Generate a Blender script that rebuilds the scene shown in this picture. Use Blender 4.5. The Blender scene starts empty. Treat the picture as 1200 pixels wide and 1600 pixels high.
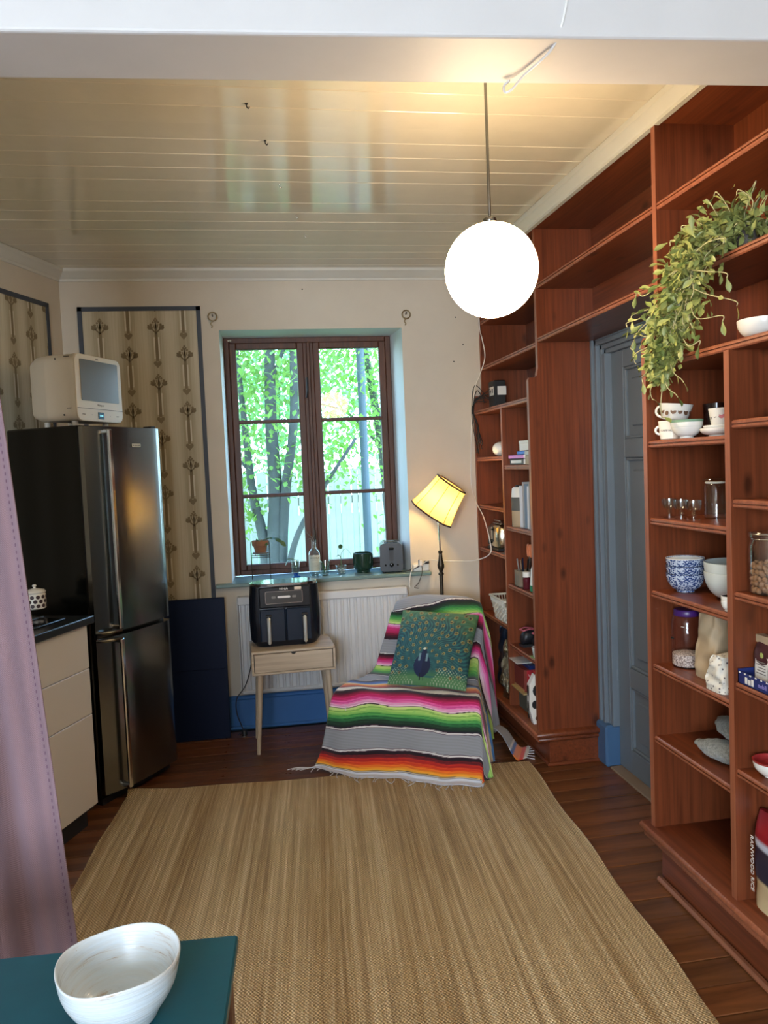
import bpy, bmesh, math, random
import numpy as np
from mathutils import Vector, Matrix
R = math.radians
PI = math.pi
random.seed(7)
C = bpy.context.scene.collection

# ------------------------------------------------------------------ camera
F_PX, YAW, PITCH, ROLL = 1228.5, R(8.922), R(3.385), R(2.383)
fwd = Vector((math.sin(YAW)*math.cos(PITCH), math.cos(YAW)*math.cos(PITCH), -math.sin(PITCH)))
r0 = Vector((math.cos(YAW), -math.sin(YAW), 0)); d0 = fwd.cross(r0)
rr = r0*math.cos(ROLL) + d0*math.sin(ROLL); dd = -r0*math.sin(ROLL) + d0*math.cos(ROLL)
cam_d = bpy.data.cameras.new('camera'); cam = bpy.data.objects.new('camera', cam_d); C.objects.link(cam)
cam.matrix_world = Matrix(((rr.x, -dd.x, -fwd.x, 0), (rr.y, -dd.y, -fwd.y, 0), (rr.z, -dd.z, -fwd.z, 1.5), (0, 0, 0, 1)))
cam_d.sensor_fit = 'VERTICAL'; cam_d.sensor_height = 36; cam_d.lens = 36*F_PX/1600; cam_d.clip_start = .02
bpy.context.scene.camera = cam
# ------------------------------------------------------------------ light and exposure
vs = bpy.context.scene.view_settings
vs.view_transform = 'Standard'; vs.look = 'None'; vs.gamma = 1; vs.use_curve_mapping = False
vs.exposure = 0.0
GLOBE = 37.0; GLOBE_COL = (1.0, .74, .45)
LAMP_W = 12.0; LAMP_COL = (1.0, .66, .26)
SKY = 12.5
w = bpy.data.worlds.new('sky'); bpy.context.scene.world = w; w.use_nodes = True
nt = w.node_tree; nt.nodes.clear()
wo = nt.nodes.new('ShaderNodeOutputWorld'); bg = nt.nodes.new('ShaderNodeBackground')
tc = nt.nodes.new('ShaderNodeTexCoord'); sx = nt.nodes.new('ShaderNodeSeparateXYZ'); cr = nt.nodes.new('ShaderNodeValToRGB')
nt.links.new(tc.outputs['Generated'], sx.inputs[0]); nt.links.new(sx.outputs['Z'], cr.inputs[0])
nt.links.new(cr.outputs[0], bg.inputs[0]); nt.links.new(bg.outputs[0], wo.inputs[0])
cr.color_ramp.elements[0].position = 0; cr.color_ramp.elements[0].color = (.62, .82, 1, 1)
cr.color_ramp.elements[1].position = 1; cr.color_ramp.elements[1].color = (.16, .42, 1, 1)
bg.inputs[1].default_value = SKY
def area(name, loc, target, sx_, sy_, power, col, portal=False):
    l = bpy.data.lights.new(name, 'AREA'); l.shape = 'RECTANGLE'; l.size = sx_; l.size_y = sy_; l.energy = power; l.color = col
    o = bpy.data.objects.new(name, l); C.objects.link(o); o.location = loc
    o.rotation_euler = (Vector(target)-Vector(loc)).to_track_quat('-Z', 'Y').to_euler()
    if portal: l.cycles.is_portal = True
    return o
area('rear_window_daylight', (-1.25, -2.72, 1.55), (-.1, 3, 1.1), 1.6, 1.5, 185, (.80, .89, 1.0))
area('front_window_sky', (.33, 4.99, 1.56), (.33, 0, 1.56), .95, 1.4, 1, (1, 1, 1), True)

# ------------------------------------------------------------------ materials
def mat(name, col=(.8, .8, .8), rough=.5, metal=0, **k):
    m = bpy.data.materials.new(name); m.use_nodes = True; b = m.node_tree.nodes['Principled BSDF']
    b.inputs['Base Color'].default_value = (*col, 1); b.inputs['Roughness'].default_value = rough; b.inputs['Metallic'].default_value = metal
    for kk, v in k.items(): b.inputs[kk].default_value = v
    return m
def N(m, t, **k):
    n = m.node_tree.nodes.new(t)
    for kk, v in k.items(): setattr(n, kk, v)
    return n
def LK(m, a, b): m.node_tree.links.new(a, b)
def BS(m): return m.node_tree.nodes['Principled BSDF']
def mapping(m, scale, coord='Object', loc=(0, 0, 0)):
    t = N(m, 'ShaderNodeTexCoord'); mp = N(m, 'ShaderNodeMapping'); mp.inputs['Scale'].default_value = scale; mp.inputs['Location'].default_value = loc
    LK(m, t.outputs[coord], mp.inputs[0]); return mp.outputs[0]
def noise(m, vec, scale, detail=4, rough=.55, dist=0):
    n = N(m, 'ShaderNodeTexNoise'); n.inputs['Scale'].default_value = scale; n.inputs['Detail'].default_value = detail
    n.inputs['Roughness'].default_value = rough; n.inputs['Distortion'].default_value = dist
    if vec is not None: LK(m, vec, n.inputs['Vector'])
    return n.outputs['Fac']
def ramp(m, fac, stops, interp='LINEAR'):
    r = N(m, 'ShaderNodeValToRGB'); r.color_ramp.interpolation = interp; e = r.color_ramp.elements
    e[0].position = stops[0][0]; e[0].color = (*stops[0][1], 1); e[1].position = stops[1][0]; e[1].color = (*stops[1][1], 1)
    for p, c in stops[2:]:
        x = e.new(p); x.color = (*c, 1)
    LK(m, fac, r.inputs[0]); return r.outputs[0]
def mix(m, fac, a, b, mode='MIX'):
    n = N(m, 'ShaderNodeMix', data_type='RGBA', blend_type=mode)
    for s, v in ((n.inputs[0], fac), (n.inputs[6], a), (n.inputs[7], b)):
        if isinstance(v, bpy.types.NodeSocket): LK(m, v, s)
        elif isinstance(v, tuple): s.default_value = (*v, 1)
        else: s.default_value = v
    return n.outputs[2]
def bump(m, h, strength=.3, dist=.002):
    b = N(m, 'ShaderNodeBump'); b.inputs['Strength'].default_value = strength; b.inputs['Distance'].default_value = dist
    LK(m, h, b.inputs['Height']); LK(m, b.outputs[0], BS(m).inputs['Normal'])
def paint(name, col, rough=.6, var=.06, bscale=18, bst=.25, bd=.002, **k):
    m = mat(name, col, rough, **k); v = mapping(m, (1, 1, 1)); n = noise(m, v, 5, 5)
    c2 = tuple(x*(1-var*2) for x in col)
    LK(m, ramp(m, n, [(.3, c2), (.7, col)]), BS(m).inputs['Base Color'])
    if bst: bump(m, noise(m, v, bscale, 5), bst, bd)
    return m
def wood(name, c1, c2, axis, rough=.35, knots=True, scale=1.0, coat=.0):
    m = mat(name, c1, rough); sc = [14*scale]*3; sc[axis] = 1.0*scale
    v = mapping(m, tuple(sc)); g = noise(m, v, 1.6, 5, .6, .8)
    sc2 = [90*scale]*3; sc2[axis] = 2.2*scale
    g2 = noise(m, mapping(m, tuple(sc2)), 1, 3)
    col = ramp(m, g, [(.28, c1), (.72, c2)])
    col = mix(m, .35, col, ramp(m, g2, [(.35, tuple(x*.45 for x in c1)), (.65, c2)]))
    if knots:
        vk = [8.5, 8.5, 8.5]; vk[axis] = 4.0
        vo = N(m, 'ShaderNodeTexVoronoi'); vo.inputs['Scale'].default_value = 1; LK(m, mapping(m, tuple(vk)), vo.inputs['Vector'])
        k = ramp(m, vo.outputs['Distance'], [(.06, (0, 0, 0)), (.17, (1, 1, 1))])
        col = mix(m, 1.0, col, mix(m, .62, (1, 1, 1), k), 'MULTIPLY')
    LK(m, col, BS(m).inputs['Base Color'])
    if coat: BS(m).inputs['Coat Weight'].default_value = coat
    bump(m, g2, .12, .0008)
    return m
def glass(name, tint=(1, 1, 1), refl=.9, rough=.02, base=.035):
    m = bpy.data.materials.new(name); m.use_nodes = True; t = m.node_tree; t.nodes.clear()
    o = t.nodes.new('ShaderNodeOutputMaterial'); mx = t.nodes.new('ShaderNodeMixShader'); a = t.nodes.new('ShaderNodeBsdfTransparent'); g = t.nodes.new('ShaderNodeBsdfGlossy')
    lw = t.nodes.new('ShaderNodeLayerWeight'); lw.inputs[0].default_value = .5; pw_ = t.nodes.new('ShaderNodeMath'); pw_.operation = 'POWER'; pw_.inputs[1].default_value = 4.0; t.links.new(lw.outputs['Facing'], pw_.inputs[0])
    f = t.nodes.new('ShaderNodeMath'); f.operation = 'MULTIPLY_ADD'; f.inputs[1].default_value = .75; f.inputs[2].default_value = base; t.links.new(pw_.outputs[0], f.inputs[0]); a.inputs[0].default_value = (*tint, 1); g.inputs['Roughness'].default_value = rough
    g.inputs[0].default_value = (refl, refl, refl, 1)
    t.links.new(f.outputs[0], mx.inputs[0]); t.links.new(a.outputs[0], mx.inputs[1]); t.links.new(g.outputs[0], mx.inputs[2]); t.links.new(mx.outputs[0], o.inputs[0])
    return m
def vcol(name, rough=.9, extra=None, **k):
    m = mat(name, (.5, .5, .5), rough, **k); a = N(m, 'ShaderNodeVertexColor'); a.layer_name = 'Col'
    c = a.outputs[0]
    if extra: c = extra(m, c)
    LK(m, c, BS(m).inputs['Base Color']); return m

W1, W2 = (.110, .024, .008), (.225, .056, .019)
M_WZ = wood('pine_red_upright', W1, W2, 2, .36)
M_WY = wood('pine_red_shelf', W1, W2, 1, .34)
M_WX = wood('pine_red_cross', W1, W2, 0, .34)
M_WIN = wood('window_frame_wood', (.050, .014, .006), (.105, .030, .012), 2, .5, False)
M_WALL = paint('wall_plaster_paint', (.60, .53, .43), .75, .035, 22, .35, .003)
M_REV = paint('reveal_paint', (.66, .68, .68), .6, .03, 20, .3, .002)
M_CEIL = paint('ceiling_gloss_paint', (.72, .66, .53), .11, .05, 9, .06, .002)
M_BEAM = paint('beam_paint', (.60, .58, .575), .55, .03, 14, .35, .003)
M_CROWN = paint('crown_paint', (.62, .60, .53), .5, .03, 30, .1)
M_BLUE = paint('blue_skirting_paint', (.035, .15, .40), .5, .06, 20, .2)
M_DOOR = paint('blue_grey_door_paint', (.145, .18, .215), .42, .05, 30, .15)
M_DOORB = paint('blue_block_paint', (.05, .12, .24), .45, .05, 30, .15)
M_SUB = mat('dark_gap', (.012, .006, .004), .8)
M_BLK = mat('black_gloss', (.004, .0045, .004), .13, **{'Specular IOR Level': .28})
M_BLKM = mat('black_matte', (.012, .012, .013), .5)
M_CTR = mat('black_countertop', (.010, .011, .012), .28)
M_STEEL = mat('brushed_steel', (.24, .245, .24), .22, 1.0)
_v = mapping(M_STEEL, (2, 2, 260)); bump(M_STEEL, noise(M_STEEL, _v, 1, 2), .06, .0004)
M_CHROME = mat('chrome', (.75, .75, .73), .14, 1.0)
M_SILV = mat('satin_silver', (.66, .66, .62), .3, .45)
M_BRASS = mat('aged_brass', (.26, .19, .10), .35, 1.0)
M_DKMET = mat('dark_bronze', (.06, .045, .03), .4, .8)
M_DRAW = mat('drawer_cream_paint', (.60, .54, .47), .35)
M_WHITE = mat('white_enamel', (.62, .55, .44), .35)
M_PORC = mat('porcelain', (.80, .78, .72), .22)
M_RAD = paint('radiator_enamel', (.66, .65, .64), .4, .02, 30, .05)
M_GLASS = glass('window_glass', (.92, .97, .95), .35)
M_JAR = glass('clear_jar_glass', (.93, .96, .95), 1.0, .02, .09)
M_NAVY = mat('navy_lacquer', (.004, .010, .035), .5, **{'Specular IOR Level': .15})
M_PALE = wood('pale_oak', (.44, .34, .24), (.60, .49, .36), 0, .5, False, .7)
M_PALEZ = wood('pale_oak_leg', (.44, .34, .24), (.58, .47, .34), 2, .5, False, .7)
M_TEAL = paint('teal_table_paint', (.004, .085, .12), .35, .14, 40, .15, .001)
M_SILL = paint('sill_teal_paint', (.17, .26, .25), .28, .05, 20, .1)
M_CLAY = paint('terracotta', (.28, .12, .06), .8, .1, 60, .2)
M_DKGREEN = mat('dark_green_glaze', (.012, .035, .022), .2)
M_PLASTW = mat('white_plastic', (.75, .72, .66), .4)

def floor_wood():
    m = mat('stained_floorboard', (.1, .03, .015), .32)
    g = noise(m, mapping(m, (1.3, 16, 4)), 1.6, 6, .6, .6)
    col = ramp(m, g, [(.3, (.055, .019, .007)), (.7, (.165, .064, .023))])
    ob = N(m, 'ShaderNodeObjectInfo'); col = mix(m, ob.outputs['Random'], col, mix(m, 1.0, col, (1.35, 1.2, 1.1), 'MULTIPLY'))
    wv = noise(m, mapping(m, (1.6, 24, 6)), 1, 7, .78, 1.5)
    wear = ramp(m, wv, [(.665, (0, 0, 0)), (.70, (1, 1, 1))])
    col = mix(m, wear, col, (.34, .22, .14))
    LK(m, col, BS(m).inputs['Base Color'])
    LK(m, ramp(m, noise(m, mapping(m, (3, 3, 3)), 2, 4), [(.3, (.24,)*3), (.7, (.42,)*3)]), BS(m).inputs['Roughness'])
    bump(m, g, .25, .002); return m
M_FLOOR = floor_wood()

def rug_mat():
    m = mat('jute_weave', (.4, .28, .15), .95)
    t = N(m, 'ShaderNodeTexCoord'); sp = N(m, 'ShaderNodeSeparateXYZ'); LK(m, t.outputs['Object'], sp.inputs[0])
    s1 = noise(m, mapping(m, (48, .7, 1)), 1, 6, .75)
    s2 = noise(m, mapping(m, (8, .35, 1)), 1, 3, .6)
    c = ramp(m, s1, [(.38, (.26, .135, .050)), (.5, (.62, .41, .19)), (.60, (.96, .76, .48))])
    c = mix(m, .5, c, ramp(m, s2, [(.35, (.46, .30, .14)), (.65, (.80, .62, .37))]))
    def wave(sock, freq):
        a = N(m, 'ShaderNodeMath', operation='MULTIPLY'); a.inputs[1].default_value = freq; LK(m, sock, a.inputs[0])
        b = N(m, 'ShaderNodeMath', operation='SINE'); LK(m, a.outputs[0], b.inputs[0]); return b.outputs[0]
    nz = noise(m, mapping(m, (60, 60, 1)), 1, 2)
    ad = N(m, 'ShaderNodeMath', operation='MULTIPLY_ADD'); LK(m, nz, ad.inputs[0]); ad.inputs[1].default_value = .012; LK(m, sp.outputs['Y'], ad.inputs[2])
    ww = N(m, 'ShaderNodeMath', operation='MULTIPLY'); LK(m, wave(ad.outputs[0], 2*PI/.0135), ww.inputs[0]); LK(m, wave(sp.outputs['X'], 2*PI/.011), ww.inputs[1])
    h = N(m, 'ShaderNodeMath', operation='MULTIPLY_ADD'); LK(m, ww.outputs[0], h.inputs[0]); h.inputs[1].default_value = .5; h.inputs[2].default_value = .5
    c = mix(m, 1.0, c, mix(m, h.outputs[0], (.50, .46, .40), (1.30, 1.30, 1.28)), 'MULTIPLY')
    LK(m, c, BS(m).inputs['Base Color']); bump(m, h.outputs[0], 1.0, .006); return m
M_RUG = rug_mat()

def curtain_mat():
    m = mat('mauve_herringbone', (.35, .24, .27), .9)
    t = N(m, 'ShaderNodeUVMap'); sp = N(m, 'ShaderNodeSeparateXYZ'); LK(m, t.outputs[0], sp.inputs[0])
    # u = metres across, v = metres down
    def M(op, a, b, c=None):
        n = N(m, 'ShaderNodeMath', operation=op)
        for i, q in enumerate((a, b, c)):
            if q is None: continue
            if isinstance(q, (int, float)): n.inputs[i].default_value = q
            else: LK(m, q, n.inputs[i])
        return n.outputs[0]
    zig = M('PINGPONG', sp.outputs['X'], .022)
    d = M('SINE', M('MULTIPLY', M('ADD', sp.outputs['Y'], zig), 2*PI/.0045), 0)
    band = M('SINE', M('MULTIPLY', sp.outputs['X'], 2*PI/.052), 0)
    c = mix(m, M('MULTIPLY_ADD', d, .5, .5), (.155, .080, .088), (.31, .190, .200))
    c = mix(m, M('MULTIPLY_ADD', band, .18, .2), c, (.13, .10, .14))
    c = mix(m, .25, c, ramp(m, noise(m, mapping(m, (3, 3, .8)), 2, 3), [(.3, (.15, .10, .12)), (.7, (.30, .21, .24))]))
    LK(m, c, BS(m).inputs['Base Color']); bump(m, d, .3, .001); return m
M_CURT = curtain_mat()

def wallpaper_mat():
    m = mat('wallpaper_ground', (.33, .28, .19), .8)
    t = N(m, 'ShaderNodeUVMap'); sp = N(m, 'ShaderNodeSeparateXYZ'); LK(m, t.outputs[0], sp.inputs[0])
    a = N(m, 'ShaderNodeMath', operation='MULTIPLY'); a.inputs[1].default_value = 2*PI/.15; LK(m, sp.outputs['X'], a.inputs[0])
    b = N(m, 'ShaderNodeMath', operation='COSINE'); LK(m, a.outputs[0], b.inputs[0])
    c = N(m, 'ShaderNodeMath', operation='MULTIPLY_ADD'); c.inputs[1].default_value = .5; c.inputs[2].default_value = .5; LK(m, b.outputs[0], c.inputs[0])
    col = ramp(m, c.outputs[0], [(.1, (.56, .50, .37)), (.8, (.37, .31, .20))])
    col = mix(m, .3, col, ramp(m, noise(m, mapping(m, (120, 120, 3)), 1, 2), [(.3, (.34, .27, .17)), (.7, (.58, .51, .38))]))
    LK(m, col, BS(m).inputs['Base Color']); return m
M_WP = wallpaper_mat()
M_WPD = mat('wallpaper_print_brown', (.21, .16, .09), .8)
M_WPL = mat('wallpaper_print_light', (.58, .52, .40), .8)
M_WPB = mat('wallpaper_border_slate', (.045, .055, .075), .6)

# ------------------------------------------------------------------ mesh helpers
class MB:
    def __init__(s): s.v = []; s.f = []; s.uv = None
    def add(s, v, f):
        o = len(s.v); s.v += [tuple(q) for q in v]; s.f += [tuple(i+o for i in q) for q in f]; return s
    def box(s, x0, x1, y0, y1, z0, z1, c=.0):
        x0, x1 = sorted((x0, x1)); y0, y1 = sorted((y0, y1)); z0, z1 = sorted((z0, z1))
        if c <= 0:
            v = [(x, y, z) for x in (x0, x1) for y in (y0, y1) for z in (z0, z1)]
            return s.add(v, [(0, 1, 3, 2), (4, 6, 7, 5), (0, 4, 5, 1), (2, 3, 7, 6), (0, 2, 6, 4), (1, 5, 7, 3)])
        c = min(c, (x1-x0)*.45, (y1-y0)*.45, (z1-z0)*.45)
        X, Y, Z = (x0, x1), (y0, y1), (z0, z1); V = {}; vs = []
        for i in (0, 1):
            for j in (0, 1):
                for k in (0, 1):
                    a, b, d = c*(1-2*i), c*(1-2*j), c*(1-2*k)
                    for ax, q in enumerate(((X[i], Y[j]+b, Z[k]+d), (X[i]+a, Y[j], Z[k]+d), (X[i]+a, Y[j]+b, Z[k]))):
                        V[i, j, k, ax] = len(vs); vs.append(q)
        fs = []
        for i in (0, 1):
            q = [(i, 0, 0), (i, 1, 0), (i, 1, 1), (i, 0, 1)]; fs.append([V[(*p, 0)] for p in q])
            q = [(0, i, 0), (0, i, 1), (1, i, 1), (1, i, 0)]; fs.append([V[(*p, 1)] for p in q])
            q = [(0, 0, i), (1, 0, i), (1, 1, i), (0, 1, i)]; fs.append([V[(*p, 2)] for p in q])
        for i in (0, 1):
            for j in (0, 1):
                fs.append([V[i, j, 0, 0], V[i, j, 1, 0], V[i, j, 1, 1], V[i, j, 0, 1]])
                fs.append([V[i, 0, j, 0], V[i, 1, j, 0], V[i, 1, j, 2], V[i, 0, j, 2]])
                fs.append([V[0, i, j, 1], V[1, i, j, 1], V[1, i, j, 2], V[0, i, j, 2]])
                for k in (0, 1): fs.append([V[i, j, k, 0], V[i, j, k, 1], V[i, j, k, 2]]) if True else 0
        return s.add(vs, fs)
    def prism(s, poly, h0, h1, axis=2):
        n = len(poly)
        def P(p, h): return {2: (p[0], p[1], h), 1: (p[0], h, p[1]), 0: (h, p[0], p[1])}[axis]
        v = [P(p, h0) for p in poly]+[P(p, h1) for p in poly]
        f = [tuple(range(n)), tuple(range(2*n-1, n-1, -1))]+[(i, (i+1) % n, n+(i+1) % n, n+i) for i in range(n)]
        return s.add(v, f)
    def grid(s, fn, nu, nv, closeu=False):
        o = len(s.v)
        for j in range(nv+1):
            for i in range(nu if closeu else nu+1): s.v.append(tuple(fn(i/nu, j/nv)))
        w_ = nu if closeu else nu+1
        for j in range(nv):
            for i in range(nu):
                i2 = (i+1) % w_ if closeu else i+1
                s.f.append((o+j*w_+i, o+j*w_+i2, o+(j+1)*w_+i2, o+(j+1)*w_+i))
        return s
    def lathe(s, prof, n=24, c=(0, 0, 0), capb=True, capt=True):
        o = len(s.v); m = len(prof)
        for r_, z in prof:
            for i in range(n):
                a = 2*PI*i/n; s.v.append((c[0]+r_*math.cos(a), c[1]+r_*math.sin(a), c[2]+z))
        for j in range(m-1):
            for i in range(n): s.f.append((o+j*n+i, o+j*n+(i+1) % n, o+(j+1)*n+(i+1) % n, o+(j+1)*n+i))
        if capb: s.f.append(tuple(o+i for i in reversed(range(n))))
        if capt: s.f.append(tuple(o+(m-1)*n+i for i in range(n)))
        return s
    def tube(s, pts, r_, n=8, caps=True):
        pts = [Vector(p) for p in pts]; o = len(s.v); up = Vector((0, 0, 1)); N_ = len(pts)
        rs = r_ if isinstance(r_, (list, tuple)) else [r_]*N_
        prev = None
        for k, p in enumerate(pts):
            t = (pts[min(k+1, N_-1)]-pts[max(k-1, 0)]).normalized()
            if prev is None:
                a = t.cross(up); a = t.cross(Vector((1, 0, 0))) if a.length < .1 else a
            else: a = prev-t*prev.dot(t)
            a.normalize(); prev = a; b = t.cross(a)
            for i in range(n):
                g = 2*PI*i/n; s.v.append(tuple(p+(a*math.cos(g)+b*math.sin(g))*rs[k]))
        for k in range(N_-1):
            for i in range(n): s.f.append((o+k*n+i, o+k*n+(i+1) % n, o+(k+1)*n+(i+1) % n, o+(k+1)*n+i))
        if caps: s.f += [tuple(o+i for i in reversed(range(n))), tuple(o+(N_-1)*n+i for i in range(n))]
        return s
    def ball(s, c, rx, ry, rz, nu=16, nv=10):
        return s.lathe_(c, rx, ry, rz, nu, nv)
    def lathe_(s, c, rx, ry, rz, nu, nv):
        o = len(s.v); s.v.append((c[0], c[1], c[2]-rz))
        for j in range(1, nv):
            a = -PI/2+PI*j/nv
            for i in range(nu):
                g = 2*PI*i/nu; s.v.append((c[0]+rx*math.cos(a)*math.cos(g), c[1]+ry*math.cos(a)*math.sin(g), c[2]+rz*math.sin(a)))
        s.v.append((c[0], c[1], c[2]+rz)); t = len(s.v)-1
        for i in range(nu): s.f.append((o, o+1+(i+1) % nu, o+1+i)); s.f.append((t, o+1+(nv-2)*nu+i, o+1+(nv-2)*nu+(i+1) % nu))
        for j in range(nv-2):
            for i in range(nu): s.f.append((o+1+j*nu+i, o+1+j*nu+(i+1) % nu, o+1+(j+1)*nu+(i+1) % nu, o+1+(j+1)*nu+i))
        return s
    def rot(s, mtx, start=0):
        for i in range(start, len(s.v)): s.v[i] = tuple(mtx @ Vector(s.v[i]))
        return s
    def build(s, name, m, parent=None, smooth=False, loc=None, kind=None, label=None, cols=None, uvs=None):
        me = bpy.data.meshes.new(name); me.from_pydata(s.v, [], s.f); me.update()
        bm = bmesh.new(); bm.from_mesh(me); 
        if not cols and not uvs: bmesh.ops.recalc_face_normals(bm, faces=bm.faces)
        bm.to_mesh(me); bm.free()
        if smooth:
            me.polygons.foreach_set('use_smooth', [True]*len(me.polygons))
            if smooth is not True: me.set_sharp_from_angle(angle=R(smooth))
        if cols:
            a = me.color_attributes.new('Col', 'FLOAT_COLOR', 'POINT'); a.data.foreach_set('color', np.array(cols, dtype=np.float32).ravel())
        if uvs:
            ul = me.uv_layers.new(name='UVMap'); li = np.empty(len(me.loops), dtype=np.int32); me.loops.foreach_get('vertex_index', li)
            ul.data.foreach_set('uv', np.array(uvs, dtype=np.float32)[li].ravel())
        me.materials.append(m); o = bpy.data.objects.new(name, me); C.objects.link(o)
        if parent: o.parent = parent
        if loc: o.location = loc
        if kind: o['kind'] = kind
        if label: o['label'] = label
        return o
def thing(name, label, cat, loc=(0, 0, 0), rz=0, group=None, kind=None):
    o = bpy.data.objects.new(name, None); C.objects.link(o); o.empty_display_size = .05
    o.location = loc; o.rotation_euler = (0, 0, rz)
    if kind: o['kind'] = kind
    else: o['label'] = label; o['category'] = cat
    if group: o['group'] = group
    return o
def tag(o, label, cat, group=None):
    o['label'] = label; o['category'] = cat
    if group: o['group'] = group
    return o
def dup(root, loc, rz=None, label=None):
    r_ = root.copy(); C.objects.link(r_); r_.location = loc
    if rz is not None: r_.rotation_euler = (0, 0, rz)
    if label: r_['label'] = label
    for ch in list(root.children):
        c = ch.copy(); C.objects.link(c); c.parent = r_
        for g in ch.children:
            d = g.copy(); C.objects.link(d); d.parent = c
    return r_
def shared(name, me, parent, loc=(0, 0, 0), rot=(0, 0, 0), sc=1):
    o = bpy.data.objects.new(name, me); C.objects.link(o); o.parent = parent; o.location = loc; o.rotation_euler = rot
    o.scale = (sc,)*3 if not isinstance(sc, tuple) else sc; return o
def text(txt, size, m, parent, loc, rot, name='lettering', ext=.0004, align='CENTER'):
    cu = bpy.data.curves.new(name, 'FONT'); cu.body = txt; cu.size = size; cu.extrude = ext; cu.align_x = align; cu.align_y = 'CENTER'; cu.resolution_u = 2
    t = bpy.data.objects.new(name, cu); C.objects.link(t)
    me = bpy.data.meshes.new_from_object(t.evaluated_get(bpy.context.evaluated_depsgraph_get()))
    bpy.data.objects.remove(t); me.materials.clear(); me.materials.append(m)
    o = bpy.data.objects.new(name, me); C.objects.link(o); o.parent = parent; o.location = loc; o.rotation_euler = rot; return o
def smooth_path(pts, n=6):
    pts = [Vector(p) for p in pts]; out = []
    for i in range(len(pts)-1):
        p0, p1, p2, p3 = pts[max(i-1, 0)], pts[i], pts[i+1], pts[min(i+2, len(pts)-1)]
        for k in range(n):
            t = k/n; out.append(.5*((2*p1)+(p2-p0)*t+(2*p0-5*p1+4*p2-p3)*t*t+(3*p1-3*p2+p3-p0)*t**3))
    out.append(pts[-1]); return out
def ID(o): return o

# ================================================================== STRUCTURE
CZ = 2.64
fl = MB().box(-2.45, 1.95, -2.75, 4.95, -.12, -.028).build('floor', M_SUB, kind='structure')
pm = MB().box(-2.4, 1.70, -.0545, .0545, -.028, 0, .002).build('plank', M_FLOOR, fl)
y = -2.40+.0545; first = True; k = 0
while y < 4.56:
    if first: pm.location = (0, y, 0); first = False
    else:
        q = shared('plank', pm.data, fl, (((k*37) % 11)*.002, y, ((k*53) % 7-3)*.0003))
    y += .112; k += 1
ce = MB().box(-2.45, 1.95, -2.75, 4.95, CZ+.02, CZ+.1).build('ceiling', M_CEIL, kind='structure')
cb = MB().box(-2.4, 1.68, -.0635, .0635, 0, .02, .0022).build('ceiling_board', M_CEIL, ce)
k = 0; y = -2.55+.064
while y < 4.6:
    z = CZ+.0001+((k*29) % 5)*.0007
    if k == 0: cb.location = (0, y, z)
    else: shared('ceiling_board', cb.data, ce, (0, y, z), (((k*31) % 5-2)*.0018, 0, 0))
    y += .128; k += 1
# back wall with splayed window opening
ox0, ox1, oz0, oz1 = -.182, .872, .845, 2.304     # at the room face
ix0, ix1, iz0, iz1 = -.168, .838, .845, 2.300     # at the window frame
Yr, Yf, Yo = 4.60, 4.90, 4.98
b = MB()
def ring(b, a, ya, c, yc):
    A = [(a[0], ya, a[2]), (a[1], ya, a[2]), (a[1], ya, a[3]), (a[0], ya, a[3])]
    B = [(c[0], yc, c[2]), (c[1], yc, c[2]), (c[1], yc, c[3]), (c[0], yc, c[3])]
    b.add(A+B, [(i, (i+1) % 4, 4+(i+1) % 4, 4+i) for i in range(4)])
wl = (-1.25, 1.68, 0, CZ+.02); o_ = (ox0, ox1, oz0, oz1); i_ = (ix0, ix1, iz0, iz1)
ring(b, wl, Yr, o_, Yr); ring(b, i_, Yo, wl, Yo); ring(b, wl, Yr, wl, Yo)
wall_back = b.build('wall_back', M_WALL, kind='structure')
b = MB(); ring(b, o_, Yr-.0005, i_, Yo); b.build('window_reveal', M_REV, wall_back)
# left wall (turned 19.8 degrees), straight wall of the near room
LD = Vector((-.3387, -.9409, 0)); LNn = Vector((.9409, -.3387, 0)); L0 = Vector((-1.03, 4.60, 0))
def LW(k, off, z): p = L0+LD*k+LNn*off; return (p.x, p.y, z)
def lbox(b, k0, k1, o0, o1, z0, z1):
    v = [LW(k_, o, z) for k_ in (k0, k1) for o in (o0, o1) for z in (z0, z1)]
    return b.add(v, [(0, 1, 3, 2), (4, 6, 7, 5), (0, 4, 5, 1), (2, 3, 7, 6), (0, 2, 6, 4), (1, 5, 7, 3)])
wall_left = lbox(MB(), -.15, 3.2, -.12, 0, 0, CZ+.02).build('wall_left', M_WALL, kind='structure')
MB().box(-2.3, -2.12, -2.6, 1.62, 0, CZ+.02).build('wall_left', M_WALL, kind='structure')
wall_right = MB().box(1.70, 1.9, -2.6, 4.98, 0, CZ+.02).build('wall_right', M_WALL, kind='structure')
b = MB(); ring(b, (-2.3, 1.9, 0, CZ+.02), -2.5, (-2.05, -.45, .8, 2.3), -2.5); ring(b, (-2.05, -.45, .8, 2.3), -2.6, (-2.3, 1.9, 0, CZ+.02), -2.6)
ring(b, (-2.05, -.45, .8, 2.3), -2.5, (-2.05, -.45, .8, 2.3), -2.6)
b.build('wall_front', M_BEAM, kind='structure')
# beam
b = MB(); nz, fz = 2.40, 2.40
p = [(-2.2, 1.823), (1.70, 1.598), (1.70, 1.815), (-2.2, 2.005)]
b.prism(p, 2.40, CZ+.01)
bm_ = b.build('trim_1', M_BEAM, kind='structure')
mod = bm_.modifiers.new('b', 'BEVEL'); mod.width = .008; mod.segments = 3
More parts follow.
